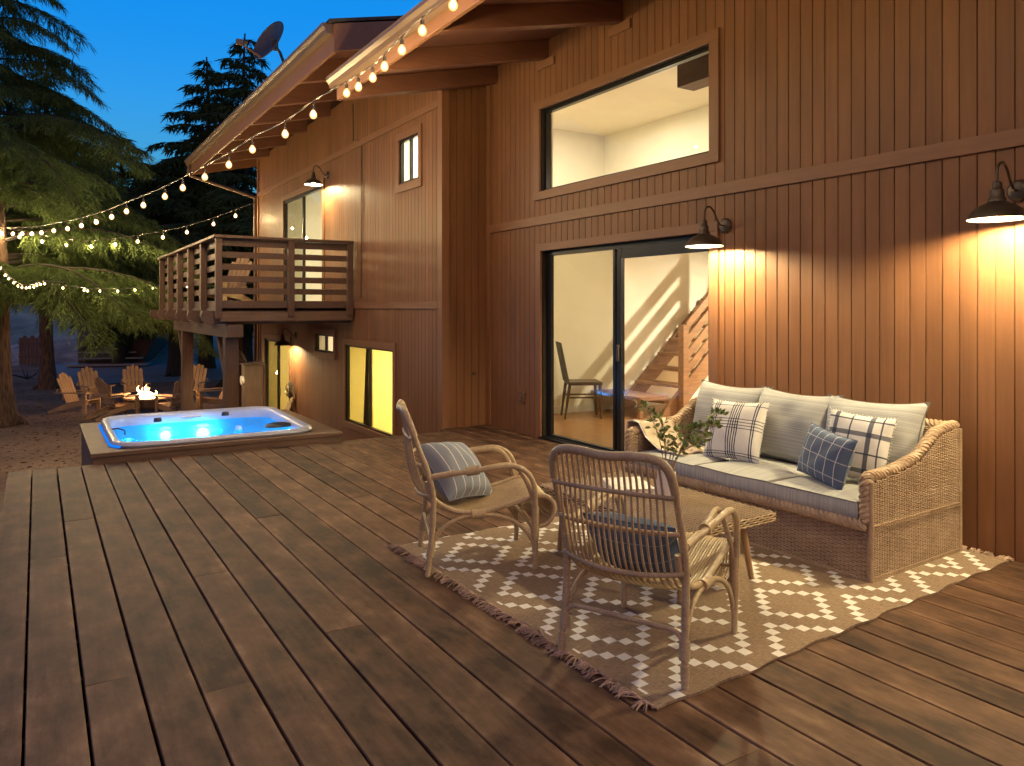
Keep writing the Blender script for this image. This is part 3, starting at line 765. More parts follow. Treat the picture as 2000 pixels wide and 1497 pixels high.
def bulb_mesh(r):
    b_ = MB(); b_.lathe([(0.001, -2.6*r), (0.55*r, -2.45*r), (0.9*r, -2.0*r), (r, -1.5*r), (0.88*r, -0.95*r), (0.55*r, -0.5*r), (0.42*r, -0.25*r)], (0,0,0), 12); return b_
def socket_mesh(r, h):
    b_ = MB(); b_.lathe([(0.44*r, -0.55*r), (0.5*r, 0.0), (0.5*r, 0.9*r), (0.2*r, 1.1*r)], (0,0,0), 8); b_.tube([(0,0,0.9*r), (0,0,h)], 0.16*r, 4, caps=False); return b_
def string_light(label, cat, pts, r, drop, ends, mat, group=None, wire_r=0.006):
    """pts: bulb centres"""
    o0 = pts[len(pts)//2]
    root = thing('string_light', label, cat, o0, group=group)
    w = MB(); wp = [Vector(p)+Vector((0,0,drop)) for p in pts]
    path = [Vector(ends[0])] + wp + [Vector(ends[1])]
    sm = smooth_path(path, 5)
    off = [Vector((0.006*math.sin(i*1.3), 0, 0.006*math.cos(i*1.3))) for i in range(len(sm))]
    w.tube([a+b for a, b in zip(sm, off)], wire_r, 5); w.tube([a-b for a, b in zip(sm, off)], wire_r*0.6, 4)
    w.build('wire', M['wire'], root, origin=o0, smooth=True)
    first = None
    for p in pts:
        rel = Vector(p) - Vector(o0) + Vector((0, 0, 1.5*r))
        if first is None:
            b_ = bulb_mesh(r*1.08).build('bulb', M['bulb_glass'], root, smooth=True); fb_ = MB(); fb_.sphere((0, 0, -1.5*r), 0.43*r, 10, 6, 1.25); f_ = fb_.build('filament', mat, b_, smooth=True); s_ = socket_mesh(r, drop-1.5*r).build('socket', M['wire'], b_)
            first = (b_, s_, f_); b_.location = rel
        else:
            c1 = first[0].copy(); link(c1, root); c1.parent = root; c1.location = rel
            for q_ in first[1:]:
                c2 = q_.copy(); link(c2, c1); c2.parent = c1
    return root
def on_line(u, v, A, B):
    dx, dy = ray(u); ex, ey = B[0]-A[0], B[1]-A[1]
    det = dx*(-ey) + dy*ex
    s = (A[0]*(-ey) + A[1]*ex) / det
    return pt(u, v, s=s)
eave_b = [(885,10),(825,60),(785,98),(751,130),(728,152),(700,170),(677,182)]
P1 = [pt(u, v, x=2.52) for u, v in eave_b]
# the string goes on along the eave behind the camera
P0 = [Vector((2.52, P1[0].y - 0.55*(k+1), 3.66 + 0.03*math.sin(k*2))) for k in range(11)][::-1]
TB = (-0.55, 20.6)
A_ = (P1[-1].x, P1[-1].y)
S1 = [(612,224),(557,262),(493,292),(447,322),(400,346),(357,367),(322,384),(280,401),(247,413),(218,424),(188,434),(159,441),(132,447),(105,451),(81,455),(62,457),(43,457),(25,457),(3,456)]
P2 = [on_line(u, v, A_, TB) for u, v in S1]
near = string_light('warm bulb string strung along the near eave gutter', 'string lights', P0 + P1, 0.033, 0.11,
    (P0[0] + Vector((0, -0.5, 0.15)), P1[-1] + Vector((0.02, 0.16, 0.13))), M['bulb'], wire_r=0.005)
string_light('long warm bulb string sweeping from the roof corner to the left cedar', 'string lights', P2, 0.036, 0.14,
    (P1[-1] + Vector((0.02, 0.18, 0.13)), Vector((-0.62, 21.2, 3.55))), M['bulb_yard'], wire_r=0.006)
S2 = [(460,422),(417,438),(365,454),(318,464),(269,472),(225,478),(178,482),(130,479),(82,472),(38,463)]
P3 = [on_line(u, v, (4.05, 17.3), (-0.55, 20.9)) for u, v in S2]
string_light('warm bulb string running from the far house corner to the cedar', 'string lights', P3, 0.036, 0.14,
    (Vector((4.08, 17.32, 3.78)), Vector((-0.6, 21.2, 3.3))), M['bulb_yard'], wire_r=0.006)
S3 = [(0,525),(10,538),(17,545),(27,553),(35,559),(43,562),(51,563),(58,562),(66,561),(72,558),(79,556),(87,555)]
P4 = [on_line(u, v, (-1.0, 14.4), (0.6, 15.6)) for u, v in S3]
S4 = [(123,563),(164,567),(171,569),(195,569),(230,569),(264,567),(298,563),(345,561),(365,561),(395,563),(423,561),(445,560)]
P5 = [on_line(u, v, (0.4, 17.0), (4.2, 22.5)) for u, v in S4]
string_light('small bulb string sagging below the branches at the left edge', 'string lights', P4, 0.016, 0.05, (P4[0]+Vector((-0.3,-0.2,0.35)), P4[-1]+Vector((0.3,0.5,0.05))), M['bulb_far'], wire_r=0.006)
string_light('low small bulb string running from the branches behind the balcony', 'string lights', P5, 0.018, 0.05, (P5[0]+Vector((-0.5,0.3,0.1)), P5[-1]+Vector((0.8,-0.5,0.1))), M['bulb_far'], wire_r=0.006)

# ================================================================== HOT TUB
TO = (1.63, 9.1, GZ)
tub = thing('hot_tub', 'square white hot tub glowing blue, sunk in a wooden surround', 'hot tub', TO)
def tpart(mb, name, mat, parent=None, **kw): return mb.build(name, mat, parent or tub, origin=TO, **kw)
m_ = MB(); X0, X1, Y0, Y1 = 0.42, 2.84, 8.068, 10.26
ix0, ix1, iy0, iy1 = 0.665, 2.555, 8.225, 10.105
zt = 0.095; th = 0.04
for poly in ([(X0,Y0),(X1,Y0),(ix1,iy0),(ix0,iy0)], [(X1,Y0+0.0),(X1,Y1),(ix1,iy1),(ix1,iy0)], [(X1,Y1),(X0,Y1),(ix0,iy1),(ix1,iy1)], [(X0,Y1),(X0,Y0),(ix0,iy0),(ix0,iy1)]):
    cx = sum(p[0] for p in poly)/4; cy = sum(p[1] for p in poly)/4
    poly = [(cx+(px-cx)*0.9985, cy+(py-cy)*0.9985) for px, py in poly]
    m_.prism(poly, 2, zt-th, zt)
tpart(m_, 'surround', M['deck_side'], bevel=0.004)
m_ = MB(); m_.box(X0+0.02, X1-0.02, Y0+0.02, Y0+0.05, -0.02, zt-th-0.002); m_.box(X0+0.02, X0+0.06, Y0+0.055, Y1-0.02, GZ, zt-th-0.002); m_.box(X1-0.06, X1-0.02, Y0+0.055, Y1-0.02, GZ, zt-th-0.002); m_.box(X0+0.065, X1-0.065, Y1-0.06, Y1-0.02, GZ, zt-th-0.002)
tpart(m_, 'cabinet', M['deck_side'])
def rrect(cx, cy, hx, hy, r, z, n=9):
    out = []
    for (sx, sy, a0) in ((1,1,0),(-1,1,90),(-1,-1,180),(1,-1,270)):
        for i in range(n):
            a = R(a0 + 90*i/(n-1)); out.append((cx + sx*(hx-r) + r*math.cos(a), cy + sy*(hy-r) + r*math.sin(a), z))
    return out
cx, cy = 1.61, 9.165
loops = []
for (hx, hy, r, z, raise_) in ((0.985, 0.985, 0.28, 0.098, 0), (1.0, 1.0, 0.30, 0.115, 0), (0.995, 0.995, 0.30, 0.138, 0.5), (0.975, 0.975, 0.29, 0.15, 1), (0.94, 0.94, 0.275, 0.146, 1), (0.91, 0.91, 0.27, 0.115, 0.9),
                      (0.895, 0.89, 0.265, 0.075, 0.4), (0.88, 0.875, 0.27, 0.0, 0), (0.80, 0.79, 0.27, -0.15, 0), (0.72, 0.70, 0.28, -0.40, 0), (0.45, 0.45, 0.25, -0.44, 0), (0.40, 0.40, 0.22, -0.75, 0), (0.05, 0.05, 0.04, -0.77, 0)):
    lp = rrect(cx, cy, hx, hy, r, z, 12)
    lp = [(x, y, zz + raise_*0.03*max(0, min(1, (y-cy)/0.8))) for x, y, zz in lp]
    loops.append(lp)
m_ = MB(); n = len(loops[0]); vs = [p for lp in loops for p in lp]; fs = []
for i in range(len(loops)-1):
    for k in range(n): fs.append((i*n+k, i*n+(k+1) % n, (i+1)*n+(k+1) % n, (i+1)*n+k))
fs.append(tuple(range((len(loops)-1)*n, len(loops)*n)))
m_.add(vs, fs)
M['acrylic'] = m_plain('acrylic', (0.46, 0.50, 0.62), 0.22, 0, 0.08, 5, 0.02)
shell = tpart(m_, 'shell', M['acrylic'], smooth=True)
m_ = MB(); m_.v = []; wl_ = rrect(cx, cy, 0.892, 0.886, 0.266, 0.058, 12)
m_.add(wl_, [tuple(range(len(wl_)))])
t = NT('tub_water'); co = t.coords((1,1,1))
wv_ = t.noise(co, 7, 4, 0.6); w2 = t.noise(co, 26, 2, 0.5)
nr = t.bump(t.math('ADD', wv_, t.math('MULTIPLY', w2, 0.5)), 1.0, 0.22)
tr = t.n("BsdfTransparent"); tr.inputs[0].default_value = (0.20, 0.80, 1.0, 1)
gl = t.n("BsdfGlossy"); gl.inputs["Roughness"].default_value = 0.04; t.l(nr, gl.inputs["Normal"])
rfx = t.n("BsdfRefraction"); rfx.inputs["IOR"].default_value = 1.08; rfx.inputs["Roughness"].default_value = 0.02; rfx.inputs[0].default_value = (0.22, 0.82, 1.0, 1); t.l(nr, rfx.inputs["Normal"])
m1 = t.n("MixShader"); m1.inputs[0].default_value = 0.45; t.l(tr.outputs[0], m1.inputs[1]); t.l(rfx.outputs[0], m1.inputs[2])
fr = t.n("Fresnel"); fr.inputs[0].default_value = 1.33; t.l(nr, fr.inputs["Normal"])
m2 = t.n("MixShader"); t.l(fr.outputs[0], m2.inputs[0]); t.l(m1.outputs[0], m2.inputs[1]); t.l(gl.outputs[0], m2.inputs[2]); t.l(m2.outputs[0], t.out.inputs[0])
M['water'] = t.mat
tpart(m_, 'water', M['water'])
M['tub_lamp'] = m_emit('tub_lamp', (0.04, 0.50, 1.0), 190)
for (x, y, z, r_) in ((1.30, 9.90, -0.075, 0.06), (1.72, 9.90, -0.09, 0.075), (0.84, 9.3, -0.1, 0.04), (2.36, 8.9, -0.16, 0.06), (1.6, 8.42, -0.2, 0.06)):
    m_ = MB()
    if y < 8.6: m_.lathe([(0.001, 0.02), (r_, 0.02), (r_, 0)], (x, y, z), 16, axis='y')
    elif y > 9.8: m_.lathe([(0.001, 0), (r_, 0), (r_, 0.02)], (x, y, z), 16, axis='y')
    else: m_.lathe([(0.001, 0.02), (r_, 0.02), (r_, 0.0)] if x < 1.5 else [(0.001, 0), (r_, 0), (r_, 0.02)], (x, y, z), 16, axis='x')
    tpart(m_, 'underwater_lamp', M['tub_lamp'])
led = [p for p in rrect(cx, cy, 1.006, 1.006, 0.30, 0.106, 12)]
m_ = MB(); m_.tube([led[i] for i in range(12, 30)], 0.013, 6); tpart(m_, 'rim_light', m_emit('rim_light', (0.01, 0.22, 1.0), 0.9))
M['dark_plastic'] = m_plain('dark_plastic', (0.03, 0.035, 0.045), 0.35)
# floating thermometer, head rest, valves and control panel
hp = pt(541, 829, z=0.10); m_ = MB()
def headf(a, b):
    th_ = 2*math.pi*a; rr = 0.5*b
    return (hp.x + 0.30*rr*2*math.cos(th_)*0.55 + 0.02, hp.y + 0.11*rr*2*math.sin(th_), 0.075 + 0.05*math.sqrt(max(0, 1-b*b)))
m_.grid(headf, 24, 6); tpart(m_, 'head_rest', M['dark_plastic'], smooth=True)
for (u, v) in ((308, 822), (440, 810)):
    p_ = pt(u, v, z=0.175); m_ = MB(); m_.lathe([(0.001, 0.035), (0.035, 0.032), (0.042, 0.015), (0.045, -0.01)], p_, 16); tpart(m_, 'valve', M['dark_plastic'], smooth=True)
p_ = pt(374, 813, z=0.182); m_ = MB(); m_.box(p_.x-0.11, p_.x+0.11, p_.y-0.035, p_.y+0.035, p_.z-0.02, p_.z+0.004); tpart(m_, 'control_panel', M['white_trim'], bevel=0.01)
p_ = pt(232, 842, z=0.14); m_ = MB(); m_.tube(smooth_path([(p_.x-0.06, p_.y+0.06, 0.155), (p_.x, p_.y+0.02, 0.16), (p_.x+0.05, p_.y-0.03, 0.14), (p_.x+0.055, p_.y-0.06, 0.10)], 4), 0.008, 6); tpart(m_, 'grab_handle', M['dark_plastic'], smooth=True)
p_ = pt(466, 840, z=0.05); m_ = MB(); m_.lathe([(0.001, 0.09), (0.03, 0.085), (0.04, 0.05), (0.04, -0.03), (0.001, -0.035)], (p_.x, p_.y, 0.01), 16); tag(m_.build('chlorine_float', M['white_trim'], None, origin=(p_.x, p_.y, 0.012), smooth=True), 'small white float bobbing on the tub water', 'pool float')
# timber step lying beside the deck end
p_ = pt(700, 858, z=-0.05); m_ = MB(); m_.box(p_.x-0.30, p_.x+0.45, 8.13, 8.45, -0.12, -0.075); st_ = MB()
so = m_.build('wooden_step', M['deck_side'], None, origin=(p_.x, 8.3, GZ)); tag(so, 'small wooden step in the dark gap between tub and house', 'step')
m_ = MB(); m_.box(p_.x-0.25, p_.x-0.2, 8.15, 8.43, GZ, -0.121); m_.box(p_.x+0.35, p_.x+0.4, 8.15, 8.43, GZ, -0.121); m_.build('leg', M['joist'], so, origin=(p_.x, 8.3, GZ))
# wall ornament: metal fish with a round body
fo = (X_G-0.02, 14.62, -0.13)
fish = thing('wall_ornament', 'round bodied metal fish ornament on the siding by the lower door', 'wall ornament', fo)
m_ = MB(); m_.lathe([(0.001, -0.05), (0.08, -0.045), (0.15, -0.02), (0.175, 0.0), (0.175, 0.008), (0.001, 0.01)], (0, 0.1, 0), 20, axis='x')
m_.build('body', M['iron'], fish, smooth=True)
m_ = MB(); 
for k in range(7):
    a = 2*math.pi*k/7; m_.tube([(-0.06, 0.1+0.05*math.cos(a), 0.05*math.sin(a)), (-0.055, 0.1+0.14*math.cos(a+0.4), 0.14*math.sin(a+0.4))], 0.006, 5)
m_.tube([(-0.058, 0.1+0.1*math.cos(a), 0.1*math.sin(a)) for a in [2*math.pi*i/16 for i in range(17)]], 0.006, 5)
M['brass'] = m_plain('brass', (0.45, 0.33, 0.16), 0.35, 0.8)
m_.build('scale_pattern', M['brass'], fish)
m_ = MB(); m_.prism([(-0.10, 0.0), (-0.28, 0.13), (-0.25, -0.0), (-0.28, -0.12)], 0, -0.03, -0.015); m_.build('tail', M['brass'], fish)
# satellite dish
dc = pt(548, 128, x=3.0); 
dish = thing('satellite_dish', 'dark satellite dish on the edge of the upper roof', 'satellite dish', dc)
m_ = MB(); N_ = Vector((-0.84, -0.34, 0.40)).normalized(); U_ = Vector((0.1, 0.0, 1)); U_ = (U_ - N_*U_.dot(N_)).normalized(); W_ = N_.cross(U_)
rr_ = 0.33
dcen = pt(533, 86, s=dc.x*_F[0]+dc.y*_F[1]) - dc
def dishf(a, b, d=0.0):
    th_ = 2*math.pi*a
    return dcen + U_*(rr_*b*math.sin(th_)*0.98) + W_*(rr_*b*math.cos(th_)*0.88) + N_*(0.09*b*b - d)
m_.grid(lambda a, b: dishf(a, b), 36, 8); m_.grid(lambda a, b: dishf(a, b, 0.012), 36, 8)
m_.tube([dishf(i/36, 1.0, 0.005) for i in range(37)], 0.009, 6)
M['dish'] = m_plain('dish', (0.055, 0.055, 0.075), 0.45, 0.1, 0.15)
m_.build('reflector', M['dish'], dish, smooth=True)
m_ = MB(); bot = dishf(0.75, 0.95, 0.0); lnb = dcen + N_*0.42 - U_*0.16
lnb = pt(468, 84, s=dc.x*_F[0]+dc.y*_F[1] - 0.12) - dc
m_.beam(bot, lnb, 0.022, 0.03); m_.build('feed_arm', M['gutter'], dish)
m_ = MB(); m_.box(lnb.x-0.05, lnb.x+0.05, lnb.y-0.03, lnb.y+0.03, lnb.z-0.03, lnb.z+0.05); m_.box(lnb.x+0.06, lnb.x+0.11, lnb.y-0.02, lnb.y+0.02, lnb.z-0.0, lnb.z+0.04); m_.build('receiver', M['gutter'], dish, bevel=0.008)
m_ = MB(); bk = dishf(0.0, 0.0, 0.02); m_.tube([bk, bk + Vector((0.1, 0.05, -0.08)), Vector((0.16, 0.08, -0.16))], 0.022, 8); m_.box(bk.x-0.05, bk.x+0.05, bk.y-0.05, bk.y+0.05, bk.z-0.07, bk.z+0.07); m_.build('mast', M['dish'], dish)
# ================================================================== RUG
rq = [(1.862, 4.30), (1.895, 2.05), (4.70, 2.20), (4.69, 4.33)]   # far-left, near-left, near-right, far-right
def rugp(a, b):   # a along the long side (left to right), b from the near edge to the far edge
    l = Vector(rq[1]).lerp(Vector(rq[0]), b); r = Vector(rq[2]).lerp(Vector(rq[3]), b); return l.lerp(r, a)
RO = (1.87, 2.05, 0.0)
RLEN, RWID = 2.82, 2.25
rg = MB()
NXR, NYR = 140, 110
def rugf(a, b):
    p = rugp(a, b)
    wob = 0.006*math.sin(a*60)*(1 if b in (0.0, 1.0) else 0) + 0.004*math.sin(a*23+1)*(1 if b in (0.0, 1.0) else 0)
    z = 0.008 + 0.0025*math.sin(a*19+b*5)*math.sin(b*13+2) + 0.0015*math.sin(a*47)*math.sin(b*31)
    if b < 0.02: z += 0.003*abs(math.sin(a*31))
    return (p.x, p.y + wob, z)
rg.grid(rugf, NXR, NYR)
n0 = len(rg.v)
edge = [rugf(i/NXR, 0.0) for i in range(NXR+1)] + [rugf(1.0, j/NYR) for j in range(1, NYR+1)] + [rugf(1-i/NXR, 1.0) for i in range(1, NXR+1)] + [rugf(0.0, 1-j/NYR) for j in range(1, NYR)]
rg.add([e for e in edge] + [(e[0], e[1], 0.001) for e in edge], [(i, (i+1) % len(edge), len(edge)+(i+1) % len(edge), len(edge)+i) for i in range(len(edge))])
t = NT('rug'); uvn = t.n("TexCoord"); sp = t.n("SeparateXYZ"); t.l(uvn.outputs["UV"], sp.inputs[0])
CELL = 0.051; MODN = 12
wob = t.noise(t.coords((1,1,1)), 5, 2)
ui = t.math('ADD', t.math('MULTIPLY', sp.outputs[0], RLEN/CELL), t.math('MULTIPLY', wob, 0.15)); vi = t.math('ADD', t.math('MULTIPLY', sp.outputs[1], RWID/CELL), t.math('MULTIPLY', wob, 0.15))
fi = t.math('FLOOR', ui); fj = t.math('FLOOR', vi)
def isz(x, val): return t.math('COMPARE', x, float(val), 0.3)
sm_ = t.math('FLOORED_MODULO', t.math('ADD', t.math('ADD', fi, fj), 1000.0*MODN), float(MODN))
df_ = t.math('FLOORED_MODULO', t.math('ADD', t.math('SUBTRACT', fi, fj), 1000.0*MODN), float(MODN))
def inr(x): return t.math('MULTIPLY', t.math('GREATER_THAN', x, 1.5), t.math('LESS_THAN', x, MODN-1.5))
w_ = t.math('MAXIMUM', t.math('MULTIPLY', t.math('MAXIMUM', isz(sm_, 2), isz(sm_, MODN-2)), inr(df_)), t.math('MULTIPLY', t.math('MAXIMUM', isz(df_, 2), isz(df_, MODN-2)), inr(sm_)))
mg = t.math('MULTIPLY', t.math('GREATER_THAN', sp.outputs[0], 0.012), t.math('LESS_THAN', sp.outputs[0], 0.988))
w_ = t.math('MULTIPLY', w_, mg)
thr = t.noise(t.coords((380, 18, 1)), 1.0, 3, 0.6); thr2 = t.noise(t.coords((30, 260, 1)), 1.0, 3, 0.6)
brn = t.ramp(t.math('ADD', t.math('MULTIPLY', thr, 0.4), t.math('MULTIPLY', thr2, 0.6)), [(0.36, (0.17, 0.115, 0.078)), (0.64, (0.38, 0.28, 0.20))])
wht = t.ramp(thr2, [(0.3, (0.66, 0.63, 0.61)), (0.7, (0.84, 0.82, 0.80))])
M['rug'] = t.principled(t.mix(w_, brn, wht), 0.95, 0, t.bump(t.math('ADD', thr2, t.math('MULTIPLY', w_, 0.5)), 0.5, 0.003), Specular_IOR_Level=0.1)
rug = thing('rug', 'flat woven brown rug with white stepped diamond lattice and tasselled ends', 'rug', RO)
rg.build('woven_field', M['rug'], rug, origin=RO)
M['fringe'] = m_plain('fringe', (0.42, 0.30, 0.23), 0.95, 0, 0.4, 12)
rs = np.random.RandomState(11); fm = MB()
for side in (0, 1):
    nt = 58
    for k in range(nt):
        b = (k+0.5)/nt; p = rugp(side, b); d = Vector((-1 if side == 0 else 1, 0)); ang = rs.normal(0, 0.5)
        for q in range(7):
            a2 = ang + rs.normal(0, 0.35); L = rs.uniform(0.045, 0.085) * (1 if side == 0 else 0.8)
            dx, dy = d.x*math.cos(a2), math.sin(a2)
            jt = rs.normal(0, 0.006)
            p0 = Vector((p.x, p.y+jt, 0.007)); z1 = rs.uniform(0.006, 0.024)
            p1 = p0 + Vector((dx*L*0.5, dy*L*0.5, z1-0.004)); p2 = p0 + Vector((dx*L, dy*L, rs.uniform(-0.004, 0.006)))
            fm.tube(smooth_path([p0, p1, p2], 2), [0.0035, 0.0035, 0.003, 0.003, 0.002], 4)
        fm.sphere((p.x + d.x*0.008, p.y, 0.011), 0.008, 6, 4)
fm.build('tassel_fringe', M['fringe'], rug, origin=RO)

# ================================================================== WICKER
def _wick(name, c1, c2, rough=0.5):
    t = NT(name); co = t.coords((1,1,1)); n_ = t.noise(co, 90, 3, 0.7); b_ = t.noise(co, 9, 3)
    f = t.math('ADD', t.math('MULTIPLY', n_, 0.6), t.math('MULTIPLY', b_, 0.4))
    return t.principled(t.ramp(f, [(0.34, c1), (0.66, c2)]), rough, 0, t.bump(n_, 0.25, 0.001), Specular_IOR_Level=0.4)
M['wicker'] = _wick('wicker', (0.26, 0.172, 0.108), (0.50, 0.375, 0.255))
M['wicker_dark'] = m_plain('wicker_dark', (0.09, 0.052, 0.033), 0.8)
M['rattan'] = _wick('rattan', (0.34, 0.245, 0.140), (0.56, 0.43, 0.265), 0.42)
M['table_cane'] = _wick('table_cane', (0.34, 0.235, 0.13), (0.56, 0.42, 0.255), 0.45)
def weave(mb, P, L, H, stake=0.024, pitch=0.0100, r=0.0046, top=None, amp=0.0045, alt=False):
    """P(a, h, d) -> point: a along, h up, d outward. Strands run along a, weaving round stakes"""
    n = int(H/pitch); ns = int(L/stake)
    for j in range(n):
        h = (j+0.5)*H/n
        Lj = L if top is None else top(h)
        if isinstance(Lj, tuple): a0, a1 = Lj
        else: a0, a1 = 0.0, Lj
        if a1 - a0 < 0.02: continue
        vs = []; pts = []
        m = max(2, int((a1-a0)/stake*(2 if alt else 6)))
        for i in range(m+1):
            a = a0 + (a1-a0)*i/m
            if alt: pts.append((a, amp*math.cos(a/stake*math.pi + j*math.pi)))
            else: pts.append((a, amp*(2*abs(math.sin(a/stake*math.pi + (0.25 if j % 2 else -0.25)))**0.6 - 1.2)))
        for a, d in pts:
            wv = 0.0009*math.sin(a*61+j*2.7)
            vs += [P(a, h-r+wv, d), P(a, h+wv, d+r*0.9), P(a, h+r+wv, d)]
        fs = []
        for i in range(len(pts)-1):
            for q in range(2): fs.append((3*i+q, 3*i+3+q, 3*i+4+q, 3*i+1+q))
        mb.add(vs, fs)

# ================================================================== SOFA
SOFA = (3.725, 2.41, 0.0); SRZ = R(2.0); SD, SW = 0.925, 1.88
sofa = thing('sofa', 'long wicker sofa with pale grey striped cushions against the wall', 'sofa', SOFA, SRZ)
def armtop(x):    # height of the arm along the depth
    pts = [(0, 0.535), (0.10, 0.548), (0.30, 0.565), (0.48, 0.60), (0.58, 0.655), (0.68, 0.715), (0.80, 0.74), (0.925, 0.745)]
    for (a, b), (c, d) in zip(pts, pts[1:]):
        if a <= x <= c: return b + (d-b)*(x-a)/(c-a)
    return pts[-1][1]
def arm_range(h):
    if h <= armtop(0) - 0.01: return (0.0, SD)
    x = 0.0
    while x < SD and armtop(x) < h + 0.01: x += 0.01
    return (x, SD)
# side panels (outer faces), front, back
m_ = MB()
weave(m_, lambda a, h, d: (a, -d, h+0.012), SD, 0.725, top=lambda h: arm_range(h+0.012))
m_.build('side_panel', M['wicker'], sofa)
m_ = MB(); weave(m_, lambda a, h, d: (a, SW+d, h+0.012), SD, 0.725, top=lambda h: arm_range(h+0.012))
m_.build('side_panel', M['wicker'], sofa)
m_ = MB(); weave(m_, lambda a, h, d: (-d, a, h+0.012), SW, 0.262); m_.build('front_panel', M['wicker'], sofa)
m_ = MB()
weave(m_, lambda a, h, d: (a, 0.062+d, h+0.30), SD, 0.43, top=lambda h: arm_range(h+0.30)); weave(m_, lambda a, h, d: (a, SW-0.062-d, h+0.30), SD, 0.43, top=lambda h: arm_range(h+0.30))
weave(m_, lambda a, h, d: (0.045-d, a, h+0.27), 0.06, 0.25, stake=0.02); weave(m_, lambda a, h, d: (0.045-d, SW-0.06+a, h+0.27), 0.06, 0.25, stake=0.02)
weave(m_, lambda a, h, d: (SD-0.06-d, a, h+0.40), SW, 0.335, stake=0.025, pitch=0.012)
m_.build('inner_panel', M['wicker'], sofa)
def corepoly(inset):
    return [(0.012, 0.012), (SD-0.012, 0.012), (SD-0.012, 0.725)] + [(x, armtop(x)-0.02) for x in (0.8, 0.68, 0.58, 0.48, 0.3, 0.1, 0.012)]
m_ = MB(); m_.prism(corepoly(0), 1, 0.012, 0.052); m_.prism(corepoly(0), 1, SW-0.052, SW-0.012); m_.box(0.012, 0.05, 0.053, SW-0.053, 0.012, 0.28); m_.box(SD-0.05, SD-0.012, 0.053, SW-0.053, 0.012, 0.725); m_.box(0.05, SD-0.052, 0.053, SW-0.053, 0.24, 0.285)
m_.build('frame', M['wicker_dark'], sofa)
# braids
m_ = MB()
arm_path = [(0.0, 0, 0.32), (0.0, 0, 0.45), (0.0, 0, 0.535), (0.02, 0, 0.55)] + [(x, 0, armtop(x)+0.004) for x in (0.1, 0.2, 0.3, 0.4, 0.48, 0.53, 0.58, 0.63, 0.68, 0.74, 0.8, 0.87, 0.925)]
for y in (0.03, SW-0.03):
    P_ = [Vector((p[0], y, p[2])) for p in arm_path]
    m_.braid(smooth_path(P_, 4), 0.019, 0.017, 0.085, 3, 6)
m_.braid([Vector((SD-0.03, 0.03, 0.745)), Vector((SD-0.03, SW-0.03, 0.745))], 0.018, 0.015, 0.085, 3, 6)
m_.build('arm_braid', M['wicker'], sofa, smooth=True)
m_ = MB(); m_.braid([Vector((-0.008, 0.02, 0.298)), Vector((-0.008, SW-0.02, 0.298))], 0.017, 0.016, 0.085, 3, 6); m_.build('front_braid', M['wicker'], sofa, smooth=True)
m_ = MB()
for y in (-0.004, SW+0.004):
    for z, r_ in ((0.283, 0.0075), (0.296, 0.0075), (0.010, 0.009), (0.022, 0.008)): m_.braid([Vector((0.0, y, z)), Vector((SD, y, z))], 0.004, r_*0.7, 0.05, 2, 5)
m_.braid([Vector((-0.004, 0.0, 0.012)), Vector((-0.004, SW, 0.012))], 0.005, 0.008, 0.05, 2, 5)
for (x, y) in ((0.0, 0.0), (0.0, SW), (SD, 0.0), (SD, SW)):
    m_.wrapped([(x, y, 0.005), (x, y, 0.535 if x == 0 else 0.735)], 0.015, 0.007, 0.0016)
m_.build('edge_binding', M['wicker'], sofa, smooth=True)

# cushions ---------------------------------------------------------
def striped(name, c1, c2, axis, freq, rough=0.9, uvs=False, c3=None):
    t = NT(name); tc = t.n("TexCoord"); sp = t.n("SeparateXYZ"); t.l(tc.outputs["UV" if uvs else "Object"], sp.inputs[0])
    a = t.math('MULTIPLY', sp.outputs[axis], freq)
    wn1 = t.n("TexWhiteNoise", noise_dimensions='1D'); t.l(t.math('FLOOR', a), wn1.inputs["W"])
    fine = t.noise(t.coords((1,1,1)), 420, 2, 0.6); big = t.noise(t.coords((1,1,1)), 4, 2)
    f = t.math('ADD', t.math('MULTIPLY', wn1.outputs["Value"], 0.55), t.math('MULTIPLY', fine, 0.45))
    col = t.ramp(f, [(0.2, c1), (0.75, c2)])
    col = t.mix(0.25, col, t.ramp(big, [(0.35, var(c1, 0.9)), (0.65, c2)]))
    t.principled(col, rough, 0, t.bump(t.math('ADD', fine, t.math('MULTIPLY', wn1.outputs["Value"], 0.6)), 0.25, 0.0012), Specular_IOR_Level=0.15, Sheen_Weight=0.15)
    return t.mat
CU1, CU2 = (0.27, 0.28, 0.29), (0.44, 0.445, 0.445)
M['cushion_seat'] = striped('cushion_seat', CU1, CU2, 1, 330)
M['cushion_back'] = striped('cushion_back', CU1, CU2, 1, 130, uvs=True)
M['piping'] = m_plain('piping', (0.17, 0.16, 0.155), 0.9)
